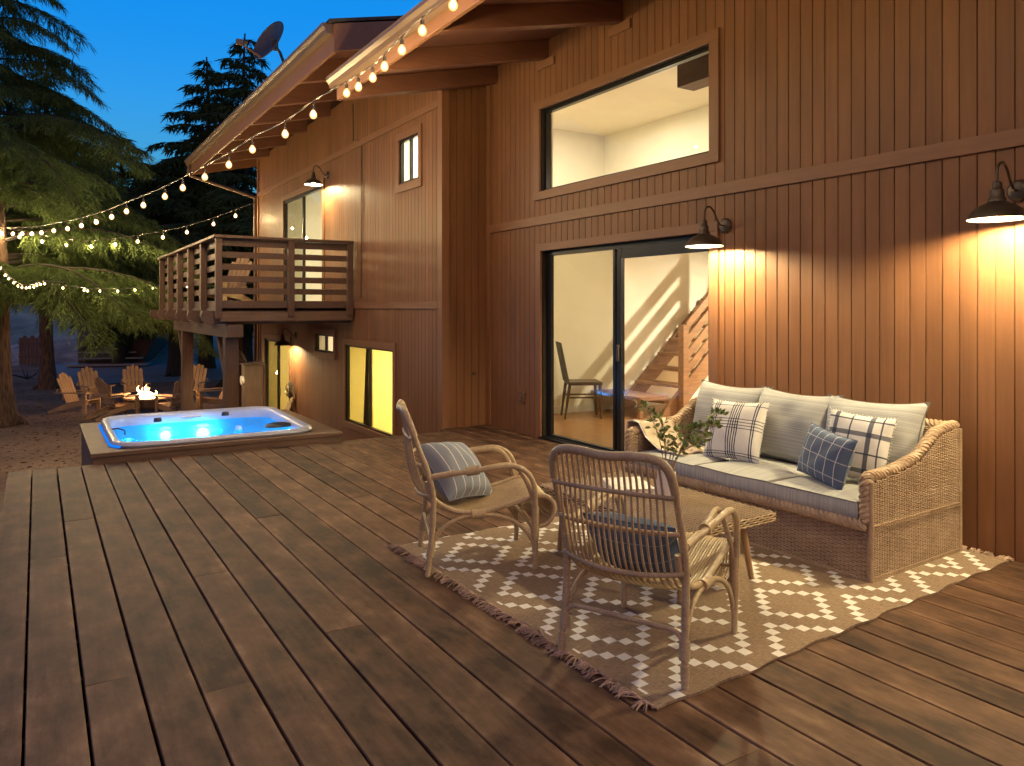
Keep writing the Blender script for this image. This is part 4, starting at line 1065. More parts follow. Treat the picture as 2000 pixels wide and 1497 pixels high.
def seat_cushion(y0, y1, k):
    m_ = MB(); x0, x1 = 0.0, 0.62; z0, z1 = 0.30, 0.408
    r = 0.025; n = 14
    def top(a, b):
        x = x0 + (x1-x0)*a; y = y0 + (y1-y0)*b
        cr = 0.024*(1-(2*a-1)**4)*(1-(2*b-1)**4) + 0.004*math.sin(a*7+k)*math.sin(b*6+k*2)
        return (x, y, z1 + cr)
    m_.grid(top, n, n)
    bo = []
    for i in range(n): bo.append((i/n, 0))
    for i in range(n): bo.append((1, i/n))
    for i in range(n): bo.append((1-i/n, 1))
    for i in range(n): bo.append((0, 1-i/n))
    N = len(bo); rings = [[top(*q) for q in bo]]
    cxx, cyy = (x0+x1)/2, (y0+y1)/2
    for zz, ex in ((z1-0.012, 0.007), (z1-0.05, 0.011), (z0+0.015, 0.007), (z0, -0.01)):
        rings.append([(px + ex*(1 if px > cxx else -1)*(abs(px-cxx)/(x1-cxx))**6, py + ex*(1 if py > cyy else -1)*(abs(py-cyy)/(y1-cyy))**6, zz + 0.003*math.sin(px*17+py*9+k)) for px, py, pz in rings[0]])
    vs = [p for rg_ in rings for p in rg_]; fs = []
    for i in range(len(rings)-1):
        for q in range(N): fs.append((i*N+q, (i+1)*N+q, (i+1)*N+(q+1) % N, i*N+(q+1) % N))
    m_.add(vs, fs)
    o = m_.build('seat_cushion', M['cushion_seat'], sofa, smooth=True)
    p_ = MB(); p_.tube([Vector(q)+Vector((0,0,0.001)) for q in rings[0]], 0.0045, 6, closed=True)
    p_.tube([Vector(q) for q in rings[3]], 0.0045, 6, closed=True)
    p_.build('piping', M['piping'], o, smooth=True)
cw = (SW - 0.15)/3
for k in range(3): seat_cushion(0.075 + k*cw + 0.003, 0.075 + (k+1)*cw - 0.003, k)

def pillow(w, h, T, n=22, pinch=0.07, power=0.5, seed=0, sag=0.0):
    """pillow in the local Y (width) / Z (height) plane, thickness along X"""
    m_ = MB()
    def sh(a, b, sgn):
        s, q = 2*a-1, 2*b-1
        y = w/2*s*(1 - pinch*(1-q*q)*abs(s)**3*0.8 ); z = h/2*q*(1 - pinch*(1-s*s)*abs(q)**3*0.8)
        th_ = T/2*((1-s*s)*(1-q*q))**power
        th_ *= 1 + 0.06*math.sin(5*s+seed)*math.sin(4*q+seed*2) - 0.10*sag*q
        wr = 0.003*math.sin(9*s+seed*3)*math.cos(7*q+seed) * min(1, th_*20)
        return (sgn*th_ + wr, y, z + h/2)
    m_.grid(lambda a, b: sh(a, b, -1), n, n, flip=True); m_.grid(lambda a, b: sh(a, b, 1), n, n)
    edge = [sh(i/n, 0, 1) for i in range(n)] + [sh(1, i/n, 1) for i in range(n)] + [sh(1-i/n, 1, 1) for i in range(n)] + [sh(0, 1-i/n, 1) for i in range(n)]
    return m_, edge
for k, (yc, tz, rz_) in enumerate(((0.375, 0.0, 2), (0.935, 0.0, -1), (1.475, 0.005, 1))):
    m_, edge = pillow(0.645, 0.515, 0.30, seed=k*1.7, pinch=0.16, power=0.40)
    T_ = Matrix.Translation((0.565, yc, 0.395+tz)) @ Matrix.Rotation(R(16), 4, 'Y') @ Matrix.Rotation(R(rz_), 4, 'Z') @ Matrix.Rotation(R((-1.5, 1.0, 0)[k]), 4, 'X')
    m_.v = [tuple(T_ @ Vector(p)) for p in m_.v]
    o = m_.build('back_cushion', M['cushion_back'], sofa, smooth=True)
    p_ = MB(); p_.tube([T_ @ Vector(e) for e in edge], 0.0045, 6, closed=True); p_.build('piping', M['piping'], o, smooth=True)

# throw pillows ------------------------------------------------------
def line_mask(t, sock, lines):
    """lines: (centre, half width, weight)"""
    out = None
    for c, hw, wgt in lines:
        d = t.math('ABSOLUTE', t.math('SUBTRACT', sock, c))
        m = t.math('MULTIPLY', t.math('LESS_THAN', d, hw), wgt)
        out = m if out is None else t.math('MAXIMUM', out, m)
    return out
def plaid(name, base, ink, vlines, hlines, rough=0.95, hstr=1.0):
    t = NT(name); tc = t.n("TexCoord"); sp = t.n("SeparateXYZ"); t.l(tc.outputs["UV"], sp.inputs[0])
    nz = t.noise(t.coords((1,1,1)), 30, 2); jit = t.math('MULTIPLY', t.math('SUBTRACT', nz, 0.5), 0.012)
    weave_ = t.noise(t.coords((1,1,1)), 520, 2, 0.7)
    a = line_mask(t, t.math('ADD', sp.outputs[0], jit), vlines); b = line_mask(t, t.math('ADD', sp.outputs[1], jit), hlines)
    s_ = t.math('SUBTRACT', 1.0, t.math('MULTIPLY', t.math('SUBTRACT', 1.0, a), t.math('SUBTRACT', 1.0, t.math('MULTIPLY', b, hstr))))
    s_ = t.math('MULTIPLY', s_, t.math('ADD', 0.7, t.math('MULTIPLY', weave_, 0.6)), clamp=True)
    bc = t.ramp(weave_, [(0.3, var(base, 0.78)), (0.7, var(base, 1.12))])
    t.principled(t.mix(s_, bc, ink), rough, 0, t.bump(weave_, 0.5, 0.0018), Specular_IOR_Level=0.1, Sheen_Weight=0.1)
    return t.mat
CREAM = (0.72, 0.70, 0.67); NAVY = (0.022, 0.032, 0.075)
M['plaid_a'] = plaid('plaid_a', CREAM, NAVY, [(x, 0.009, 0.95) for x in (0.11, 0.145, 0.38, 0.415, 0.455, 0.495, 0.535, 0.80, 0.84, 0.88)], [(x, 0.008, 0.8) for x in (0.06, 0.10, 0.50, 0.55, 0.60, 0.65, 0.90)], hstr=0.95)
M['plaid_b'] = plaid('plaid_b', CREAM, (0.035, 0.045, 0.085), [(0.14, 0.012, 0.9), (0.30, 0.035, 0.85), (0.60, 0.012, 0.9), (0.85, 0.035, 0.85)], [(0.15, 0.035, 0.8), (0.40, 0.012, 0.9), (0.68, 0.035, 0.8), (0.9, 0.012, 0.9)])
M['pane_blue'] = plaid('pane_blue', (0.10, 0.135, 0.22), (0.62, 0.60, 0.60), [(x, 0.006, 0.85) for x in (0.12, 0.29, 0.46, 0.63, 0.80, 0.95)], [(x, 0.008, 0.6) for x in (0.2, 0.5, 0.8)])
M['stripe_blue'] = plaid('stripe_blue', (0.24, 0.27, 0.34), (0.72, 0.70, 0.68), [(x, 0.007, 0.9) for x in (0.08, 0.24, 0.40, 0.56, 0.72, 0.88)], [(-1, 0.01, 0)])
M['stripe_teal'] = plaid('stripe_teal', (0.10, 0.15, 0.23), (0.40, 0.42, 0.45), [(-1, 0.01, 0)], [(x, 0.008, 0.6) for x in (0.2, 0.5, 0.8)])
def place_pillow(name, label, mat, w, h, T, loc, yaw, tilt, roll=0.0, seed=0, tufts=False, cat='throw pillow'):
    m_, edge = pillow(w, h, T, seed=seed, pinch=0.10, power=0.45)
    if tufts:
        rs_ = np.random.RandomState(seed+5)
        for e in edge[::1]:
            for q in range(3):
                d = Vector((rs_.normal(0, 1), (e[1]/(w/2))*1.2+rs_.normal(0,.4), (e[2]-h/2)/(h/2)*1.2+rs_.normal(0,.4))).normalized()*0.012
                m_.tube([Vector(e), Vector(e)+d], [0.0022, 0.001], 3, caps=False)
    else:
        m_.tube([Vector(e) for e in edge], 0.003, 5, closed=True)
    o = m_.build(name, mat, None, smooth=True); o.location = loc
    o.rotation_mode = 'XYZ'
    o.rotation_euler = (Matrix.Rotation(R(yaw), 3, 'Z') @ Matrix.Rotation(R(tilt), 3, 'Y') @ Matrix.Rotation(R(roll), 3, 'X')).to_euler()
    return tag(o, label, cat)
place_pillow('throw_pillow', 'square cream pillow with thin navy stripes at the left of the sofa', M['plaid_a'], 0.44, 0.42, 0.15, (3.95, 3.58, 0.425), 8, 22, -2, 1, True)
place_pillow('throw_pillow', 'small blue pillow with white window pane lines leaning on the sofa', M['pane_blue'], 0.45, 0.31, 0.14, (3.90, 2.86, 0.43), -20, 16, 5, 2)
place_pillow('throw_pillow', 'cream and navy plaid pillow in the right corner of the sofa', M['plaid_b'], 0.38, 0.40, 0.14, (4.05, 2.745, 0.44), 14, 16, 4, 3, True)

# blanket over the left arm ---------------------------------------------
def blanketf(a, b, off=0.0):
    # a across the arm (outside -> inside -> seat), b along the arm depth
    s = a*0.72
    ys, zs = SW+0.045, armtop(0.2)+0.035
    if s < 0.14: y, z = ys + 0.012, zs - (0.14-s)
    elif s < 0.26:
        q = (s-0.14)/0.12*math.pi; y = ys - 0.05 + 0.062*math.cos(q); z = zs + 0.018*math.sin(q)
    elif s < 0.38: y, z = ys - 0.112 - (s-0.26)*0.45, zs - (s-0.26)*0.72
    else: y, z = ys - 0.166 - (s-0.38)*0.98, max(0.436, zs - 0.0864 - (s-0.38)*0.55)
    x = 0.055 + 0.32*b + 0.03*(a-0.4)*0 + (0.05*a)
    z += 0.006*math.sin(b*9+a*4)
    return (x, y + 0.006*math.sin(b*7), z + off)
m_ = MB(); m_.grid(lambda a, b: blanketf(a, b, 0.0), 40, 14); m_.grid(lambda a, b: blanketf(a, b, 0.010), 40, 14)
m_.tube([blanketf(i/40, 0.0, 0.005) for i in range(41)], 0.008, 6); m_.tube([blanketf(i/40, 1.0, 0.005) for i in range(41)], 0.008, 6); m_.tube([blanketf(1, i/14, 0.005) for i in range(15)], 0.008, 6)
M['blanket'] = m_plain('blanket', (0.46, 0.37, 0.28), 0.95, 0, 0.1, 20, 0.4, bscale=300)
bl = m_.build('folded_blanket', M['blanket'], None, smooth=True); bl.location = SOFA; bl.rotation_euler = (0, 0, SRZ)
tag(bl, 'beige throw blanket draped over the left sofa arm', 'blanket')
m_ = MB(); m_.tube([Vector(blanketf(i/40, 0.0, 0.005))+Vector((-0.012, 0, 0.003)) for i in range(41)], 0.005, 5)
m_.build('white_border', M['white_trim'], bl, smooth=True)

# ================================================================== COFFEE TABLE
CT = (2.60, 2.63, 0.0); CRZ = R(1.5); TW, TL, TZ = 0.66, 1.18, 0.39
ctab = thing('coffee_table', 'low woven rattan coffee table with splayed wooden legs', 'coffee table', CT, CRZ)
m_ = MB(); weave(m_, lambda a, h, d: (h, a, TZ-0.003+d*0.8), TL, TW, stake=0.026, pitch=0.011, r=0.0048, amp=0.004, alt=True)
m_.build('woven_top', M['table_cane'], ctab)
m_ = MB()
weave(m_, lambda a, h, d: (a, -d-0.002, TZ-0.050+h), TW, 0.048, stake=0.026, pitch=0.0105, alt=True); weave(m_, lambda a, h, d: (-d-0.002, a, TZ-0.050+h), TL, 0.048, stake=0.026, pitch=0.0105, alt=True)
weave(m_, lambda a, h, d: (a, TL+d+0.002, TZ-0.050+h), TW, 0.048, stake=0.026, pitch=0.0105, alt=True); weave(m_, lambda a, h, d: (TW+d+0.002, a, TZ-0.050+h), TL, 0.048, stake=0.026, pitch=0.0105, alt=True)
m_.build('woven_edge', M['table_cane'], ctab)
m_ = MB(); m_.box(0.006, TW-0.006, 0.006, TL-0.006, TZ-0.050, TZ-0.008); m_.build('tray_core', M['wicker_dark'], ctab)
M['leg_wood'] = m_wood('leg_wood', (0.26, 0.15, 0.07), (0.40, 0.25, 0.13), axis=2, rough=0.4)
for (x, y, dx, dy) in ((0.10, 0.12, -0.03, -0.02), (0.56, 0.14, 0.075, -0.01), (0.10, TL-0.12, -0.03, 0.02), (0.56, TL-0.12, 0.05, 0.02)):
    m_ = MB(); m_.tube([(x, y, TZ-0.051), (x+dx, y+dy, 0.012)], [0.024, 0.014], 12); m_.build('leg', M['leg_wood'], ctab, smooth=True)
# vase with cut branches
vz = TZ + 0.002; V_ = (2.965, 3.14, vz)
vase = thing('vase', 'square white ceramic vase of leafy twigs on the coffee table', 'vase', V_, R(20))
m_ = MB()
prof = [(0.036, 0.0), (0.045, 0.006), (0.046, 0.10), (0.043, 0.15), (0.039, 0.15), (0.041, 0.10), (0.040, 0.03), (0.001, 0.03)]
n8 = 8
vs = []; 
for (r_, h) in prof:
    for k in range(16):
        a = 2*math.pi*k/16; ca, sa = math.cos(a), math.sin(a); q = (abs(ca)**5 + abs(sa)**5)**(-1/5)
        vs.append((r_*q*ca, r_*q*sa, h))
fs = [(i*16+k, i*16+(k+1) % 16, (i+1)*16+(k+1) % 16, (i+1)*16+k) for i in range(len(prof)-1) for k in range(16)]
m_.add(vs, fs); M['ceramic'] = m_plain('ceramic', (0.70, 0.66, 0.62), 0.35, 0, 0.05); m_.build('vessel', M['ceramic'], vase, smooth=True)
rs = np.random.RandomState(21); st_ = MB(); lv = MB()
inv = Matrix.Rotation(-R(20), 3, 'Z')
RV = Vector((_R[0], _R[1], 0)); FV = Vector((_F[0], _F[1], 0))
def leaf(mb, p, d, L, w, roll):
    d = d.normalized(); s_ = d.cross(Vector((0,0,1))); s_ = s_.normalized() if s_.length > 1e-3 else Vector((1,0,0)); u_ = s_.cross(d)
    s2 = s_*math.cos(roll) + u_*math.sin(roll); u2 = d.cross(s2)
    pts_ = [p, p+d*L*0.35+s2*w+u2*L*0.06, p+d*L*0.75+s2*w*0.75+u2*L*0.02, p+d*L-u2*L*0.1, p+d*L*0.75-s2*w*0.75+u2*L*0.02, p+d*L*0.35-s2*w+u2*L*0.06, p+d*L*0.5-u2*L*0.03]
    mb.add(pts_, [(0,1,6),(1,2,6),(2,3,6),(3,4,6),(4,5,6),(5,0,6)])
for (du, dz, df, n_) in ((-0.03, 0.28, 0.0, 26), (-0.10, 0.34, 0.02, 24), (0.06, 0.22, -0.02, 22), (0.14, 0.22, 0.03, 30), (0.22, 0.24, -0.02, 34), (0.26, 0.30, 0.02, 34), (0.12, 0.15, -0.05, 24), (0.0, 0.2, 0.06, 20), (0.19, 0.16, 0.05, 24)):
    a = Vector((0, 0, 0.06)); e = RV*du*1.05 + FV*df + Vector((0, 0, 0.15+dz)); mid = a.lerp(e, 0.5) + Vector((0,0,0.05)) - RV*du*0.15
    path = [inv @ p for p in smooth_path([a, mid, e, e + (RV*0.03*(1 if du > 0 else -1) + Vector((0,0,0.02)))], 8)]
    st_.tube(path, [0.0028 - 0.0018*i/len(path) for i in range(len(path))], 5)
    n_ = int(n_*1.2)
    for q in range(n_):
        i = int(len(path)*(0.35 + 0.64*q/n_)); p = path[min(i, len(path)-1)]
        d = Vector((rs.normal(), rs.normal(), rs.normal()*0.6+0.3))
        off = d.normalized()*rs.uniform(0.0, 0.03)
        st_.tube([p, p+off], 0.0009, 3, caps=False)
        leaf(lv, p + off, d + (path[-1]-path[0])*1.5, rs.uniform(0.026, 0.042), rs.uniform(0.008, 0.013), rs.uniform(0, 3.1))
st_.build('stem', M['leg_wood'], vase)
t = NT('leaf_green'); n_ = t.noise(t.coords((1,1,1)), 45, 2)
M['leaf_green'] = t.principled(t.ramp(n_, [(0.35, (0.08, 0.125, 0.03)), (0.65, (0.24, 0.31, 0.09))]), 0.45, 0)
lv.build('foliage', M['leaf_green'], vase)
# book
m_ = MB(); m_.box(-0.115, 0.115, -0.15, 0.15, 0.004, 0.030); bk = m_.build('book', m_plain('paper', (0.72, 0.68, 0.62), 0.8), None)
bk.location = (2.93, 3.43, TZ+0.003); bk.rotation_euler = (0, 0, R(-24)); tag(bk, 'closed white book lying on the coffee table beside the vase', 'book')
m_ = MB(); m_.box(-0.12, 0.12, -0.155, 0.155, 0.0305, 0.034); m_.box(-0.12, 0.12, -0.155, 0.155, 0.0, 0.0035); m_.box(-0.122, -0.116, -0.155, 0.155, 0.0, 0.034); m_.build('cover', m_plain('book_cover', (0.80, 0.77, 0.72), 0.45, 0, 0.12, 30), bk)

# ================================================================== RATTAN ARMCHAIRS
def rattan_chair(label, loc, rz):
    r = thing('rattan_armchair', label, 'armchair', loc, rz, group='rattan armchairs on the rug')
    W = 0.262
    def bulge(y): return 0.05*(1-(y/W)**2)
    # back frame: rear legs + uprights + top rail, one bent cane
    side = [(-0.30, 0.272, 0.0), (-0.288, 0.266, 0.12), (-0.272, 0.262, 0.26), (-0.268, 0.262, 0.42), (-0.30, 0.262, 0.56), (-0.352, 0.262, 0.70), (-0.382, 0.258, 0.785)]
    cor = [(-0.404, 0.243, 0.845), (-0.418, 0.20, 0.876), (-0.428, 0.12, 0.882), (-0.438, 0.0, 0.874)]
    half = side + cor
    path = smooth_path(half + [(x, -y, z) for x, y, z in half[::-1][1:]], 6)
    m_ = MB(); m_.tube(path, 0.0138, 10); m_.wrapped([p for p in path if p.z > 0.74], 0.0175, 0.0065, 0.0014, 10)
    for s in (1, -1):
        m_.wrapped([p for p in path if 0.20 < p.z < 0.62 and p.y*s > 0][::s], 0.0152, 0.0065, 0.0013, 10); m_.wrapped([(-0.297, s*0.2705, 0.03), (-0.292, s*0.268, 0.085)], 0.0165)
        m_.sphere((-0.30, s*0.272, 0.004), 0.015, 10, 6)
    m_.build('back_frame', M['rattan'], r, smooth=True)
    # seat rails with the front scroll
    srail = [(-0.285, 0.43), (-0.262, 0.405), (-0.215, 0.365), (-0.13, 0.328), (-0.03, 0.318), (0.08, 0.335), (0.20, 0.365), (0.30, 0.392), (0.37, 0.385), (0.408, 0.335), (0.400, 0.275), (0.36, 0.235), (0.31, 0.222)]
    srail = [(-0.30, 0.50)] + srail
    for s in (1, -1):
        m_ = MB(); m_.tube(smooth_path([(x, s*0.243, z) for x, z in srail], 5), 0.0135, 10); m_.wrapped([(-0.06, s*0.25, 0.313), (-0.02, s*0.25, 0.311), (0.02, s*0.25, 0.316)], 0.024, 0.007, 0.0014)
        m_.build('seat_rail', M['rattan'], r, smooth=True)
        # arm: one bent cane that is also the front leg, with a twin that splits off
        arm = [(-0.285, 0.262, 0.525), (-0.20, 0.27, 0.538), (-0.05, 0.283, 0.556), (0.08, 0.288, 0.572), (0.17, 0.289, 0.574), (0.235, 0.288, 0.545), (0.275, 0.285, 0.49), (0.292, 0.28, 0.41), (0.296, 0.275, 0.25), (0.296, 0.27, 0.12), (0.293, 0.268, 0.0)]
        m_ = MB(); m_.tube(smooth_path([(x, s*(y+0.0), z) for x, y, z in arm], 6), [0.0145]*(6*10+1), 10)
        arm2 = [(-0.08, 0.262, 0.548), (0.04, 0.250, 0.566), (0.13, 0.238, 0.574), (0.19, 0.236, 0.560), (0.235, 0.240, 0.505), (0.268, 0.252, 0.43), (0.288, 0.262, 0.35), (0.293, 0.262, 0.22)]
        m_.tube(smooth_path([(x, s*y, z) for x, y, z in arm2], 6), 0.0125, 8)
        m_.wrapped([(-0.27, s*0.264, 0.528), (-0.15, s*0.2725, 0.546)], 0.0165); m_.wrapped([(-0.09, s*0.272, 0.551), (-0.02, s*0.272, 0.560)], 0.025, 0.007, 0.0015)
        m_.wrapped([(0.294, s*0.269, 0.34), (0.296, s*0.268, 0.17)], 0.0205, 0.007, 0.0015); m_.sphere((0.293, s*0.268, 0.004), 0.0145, 10, 6)
        m_.build('armrest', M['rattan'], r, smooth=True)
        arch = [(-0.283, 0.262, 0.14), (-0.25, 0.26, 0.21), (-0.19, 0.256, 0.265), (-0.11, 0.252, 0.297), (-0.01, 0.25, 0.306), (0.09, 0.252, 0.298), (0.18, 0.256, 0.262), (0.245, 0.26, 0.205), (0.283, 0.262, 0.14), (0.29, 0.264, 0.09)]
        m_ = MB(); m_.tube(smooth_path([(x, s*y, z) for x, y, z in arch], 6), 0.0115, 8); m_.wrapped([(-0.288, s*0.264, 0.10), (-0.276, s*0.262, 0.17)], 0.021)
        m_.build('side_brace', M['rattan'], r, smooth=True)
    st = [(-0.283, 0.262, 0.15), (-0.283, 0.245, 0.185), (-0.283, 0.20, 0.203), (-0.283, 0.0, 0.205)]
    m_ = MB(); m_.tube(smooth_path(st + [(x, -y, z) for x, y, z in st[::-1][1:]], 6), 0.0105, 8)
    m_.build('stretcher', M['rattan'], r, smooth=True); m_ = MB()
    m_.tube(smooth_path([(0.28, 0.262, 0.2), (0.28, 0.2, 0.225), (0.28, -0.2, 0.225), (0.28, -0.262, 0.2)], 5), 0.010, 8)
    m_.build('stretcher', M['rattan'], r, smooth=True)
    # canes of back and seat
    n = 19; m_b = MB(); m_s = MB()
    for k in range(n):
        y = -0.222 + 0.444*k/(n-1); b = bulge(y)
        zt_ = 0.873
        back = [(-0.428-0.008*(1-(y/W)**2), y*0.98, zt_), (-0.392-b*0.35, y, 0.76), (-0.356-b*0.9, y, 0.62), (-0.318-b*1.15, y, 0.50), (-0.285-b*1.1, y, 0.42), (-0.235-b*0.6, y, 0.363-b*0.35), (-0.15, y, 0.322-b*0.45)]
        seat = [(-0.15, y, 0.322-b*0.45), (-0.03, y, 0.310-b*0.4), (0.08, y, 0.328-b*0.3), (0.20, y, 0.360-b*0.15), (0.30, y, 0.387), (0.37, y, 0.382), (0.407, y, 0.333), (0.40, y, 0.275), (0.36, y, 0.24), (0.31, y, 0.228)]
        m_b.tube(smooth_path(back, 4), 0.0052, 6); m_s.tube(smooth_path(seat, 4), 0.0052, 6)
        if k < n-1:
            y2 = y + 0.012; m_s.tube(smooth_path([(p[0], y2, p[2]) for p in seat], 3), 0.0048, 5)
    for (z, xb, kb) in ((0.735, -0.372, 0.55), (0.585, -0.318, 1.0), (0.425, -0.276, 1.15)):
        pp = [(xb - 0.010 - kb*bulge(y), y, z - (0.02*(1-(y/W)**2) if z < 0.5 else 0)) for y in [0.262 - 0.524*i/12 for i in range(13)]]
        m_b.wrapped(smooth_path(pp, 3), 0.0095, 0.0065, 0.0013, 8)
    for (x, z) in ((-0.02, 0.290), (0.30, 0.372), (0.385, 0.262)):
        m_s.tube([(x, 0.243, z+0.006), (x, 0.12, z-0.004), (x, 0.0, z-0.008), (x, -0.12, z-0.004), (x, -0.243, z+0.006)], 0.009, 8)
    m_b.build('backrest', M['rattan'], r, smooth=True); m_s.build('seat', M['rattan'], r, smooth=True)
    return r
CH1 = (2.16, 3.87, 0.010); CH1R = R(-21); CH2 = (2.245, 2.475, 0.010); CH2R = R(24)
rattan_chair('rattan armchair seen from the side with a grey blue pillow', CH1, CH1R)
rattan_chair('rattan armchair seen from behind in front of the coffee table', CH2, CH2R)
def in_chair(loc, rz, p): 
    c, s = math.cos(rz), math.sin(rz); return (loc[0]+c*p[0]-s*p[1], loc[1]+s*p[0]+c*p[1], loc[2]+p[2])
place_pillow('throw_pillow', 'grey blue pillow with thin white stripes on the side facing armchair', M['stripe_blue'], 0.43, 0.40, 0.22, in_chair(CH1, CH1R, (-0.02, -0.01, 0.34)), math.degrees(CH1R)+142, 44, 10, 6)
place_pillow('throw_pillow', 'blue pillow behind the canes of the armchair with its back turned', M['stripe_teal'], 0.42, 0.30, 0.17, in_chair(CH2, CH2R, (-0.02, 0.02, 0.325)), math.degrees(CH2R)+180, 36, 0, 7)

# ================================================================== INTERIOR FURNITURE
M['dark_wood'] = m_wood('dark_wood', (0.055, 0.035, 0.022), (0.12, 0.075, 0.045), axis=2, rough=0.4)
cc = pt(1120, 812, z=0.0); cc.x, cc.y = 6.16, 8.12
dch = thing('dining_chair', 'dark upholstered dining chair behind the left glass of the sliding door', 'chair', (cc.x, cc.y, 0), R(-28))
m_ = MB(); m_.box(-0.22, 0.23, -0.22, 0.22, 0.44, 0.485); m_.build('seat', M['dark_wood'], dch, bevel=0.012)
m_ = MB(); m_.prism([(-0.20, 0.47), (-0.235, 0.47), (-0.34, 1.0), (-0.31, 1.0)], 1, -0.21, 0.21); m_.build('backrest', m_plain('grey_fabric', (0.10, 0.10, 0.095), 0.9), dch, bevel=0.01)
for (x, y) in ((0.2, 0.19), (0.2, -0.19), (-0.2, 0.19), (-0.2, -0.19)):
    m_ = MB(); m_.tube([(x, y, 0.44), (x + (0.02 if x > 0 else -0.06), y, 0.0)], [0.022, 0.013], 8); m_.build('leg', M['dark_wood'], dch)
MB().box(-0.2, 0.2, -0.2, -0.18, 0.27, 0.29).build('stretcher', M['dark_wood'], dch); MB().box(-0.2, 0.2, 0.18, 0.2, 0.27, 0.29).build('stretcher', M['dark_wood'], dch)
stc = thing('staircase', 'open wooden staircase with slatted railing rising inside the lit room', 'staircase', (7.2, 8.0, 0))
SO = (7.2, 8.0, 0)
m_ = MB()
M['stair_wood'] = m_wood('stair_wood', (0.17, 0.085, 0.04), (0.33, 0.18, 0.09), axis=0, rough=0.4)
rise = 0.9
for y0_ in (7.56, 8.47): m_.prism([(7.05, 0.0), (7.35, 0.0), (9.6, 2.03), (9.6, 2.32), (7.05, 0.03)], 1, y0_, y0_+0.05)
m_.build('stringer', M['stair_wood'], stc, origin=SO)
for k in range(10):
    z = 0.20 + 0.20*k; x = 7.15 + 0.222*k
    m_ = MB(); m_.box(x, x+0.28, 7.612, 8.468, z-0.04, z); m_.build('tread', M['stair_wood'], stc, origin=SO)
m_ = MB(); m_.box(6.62, 7.10, 7.5, 8.53, 0.24, 0.29); m_.box(6.66, 6.72, 7.55, 7.61, 0, 0.24); m_.box(6.66, 6.72, 8.4, 8.46, 0, 0.24); m_.build('landing', M['stair_wood'], stc, origin=SO)
m_ = MB(); m_.box(7.34, 7.44, 7.45, 7.55, 0.0, 1.22); m_.box(8.6, 8.7, 7.45, 7.55, 0.9, 2.4); m_.build('newel_post', M['stair_wood'], stc, origin=SO)
m_ = MB()
for k in range(5): 
    z = 0.33 + 0.20*k; m_.prism([(7.44, z), (8.6, z+1.045), (8.6, z+1.175), (7.44, z+0.13)], 1, 7.49, 7.515)
m_.build('railing_board', M['stair_wood'], stc, origin=SO)
# curtain in the lower window
m_ = MB(); m_.grid(lambda a, b: (X_G+0.16+0.03*math.sin(a*40), 10.95+0.33*a*(1.0-0.55*b), -0.5+1.6*b), 60, 2)
cu = m_.build('curtain', m_plain('curtain_cloth', (0.42, 0.33, 0.14), 0.9), None, smooth=True, origin=(X_G+0.33, 11.1, -1.2)); tag(cu, 'hanging curtain behind the lit lower window', 'curtain')
# things seen through the lower door
m_ = MB(); m_.box(5.6, 7.0, 14.6, 16.6, -1.0, -0.78); 
bd_ = m_.build('bed', m_plain('bed_linen', (0.65, 0.6, 0.5), 0.9), None, origin=(6.3, 15.6, -1.25), bevel=0.06, segs=3); tag(bd_, 'bed with pale linen seen through the lower glass door', 'bed')
m_ = MB(); m_.box(5.65, 6.95, 14.65, 16.55, -1.25, -1.001); m_.build('bed_base', M['dark_wood'], bd_, origin=(6.3, 15.6, -1.25))
m_ = MB(); m_.box(6.4, 6.9, 14.8, 15.3, -0.779, -0.66); m_.box(6.4, 6.9, 15.6, 16.2, -0.779, -0.66); m_.build('bed_pillow', M['ceramic'], bd_, origin=(6.3, 15.6, -1.25), bevel=0.05, segs=3)
# ================================================================== FIRE PIT AND YARD CHAIRS
FP = pt(293, 808, z=GZ); 
M['adk'] = m_wood('adk', (0.24, 0.155, 0.085), (0.44, 0.295, 0.17), axis=0, rough=0.6)
fpit = thing('fire_pit', 'round flaming fire pit with flat metal rim among the yard chairs', 'fire pit', (FP.x, FP.y, GZ))
M['pit_metal'] = m_plain('pit_metal', (0.36, 0.27, 0.21), 0.5, 0.4, 0.3)
m_ = MB(); m_.lathe([(0.30, 0.40), (0.62, 0.405), (0.62, 0.44), (0.34, 0.445), (0.30, 0.43)], (0,0,0), 40); m_.build('rim', M['pit_metal'], fpit, smooth=False)
m_ = MB(); m_.lathe([(0.001, 0.10), (0.20, 0.12), (0.36, 0.22), (0.40, 0.40), (0.37, 0.40), (0.33, 0.24), (0.18, 0.16), (0.001, 0.15)], (0,0,0), 32); m_.build('bowl', M['pit_metal'], fpit, smooth=True)
for k in range(4):
    a = math.pi/4 + k*math.pi/2; m_ = MB(); m_.tube([(0.34*math.cos(a), 0.34*math.sin(a), 0.39), (0.44*math.cos(a), 0.44*math.sin(a), 0.0)], 0.022, 8); m_.build('leg', M['pit_metal'], fpit)
M['flame'] = m_emit('flame', (1.0, 0.50, 0.16), 22)
M['flame_hot'] = m_emit('flame_hot', (1.0, 0.72, 0.38), 60)
rs = np.random.RandomState(2)
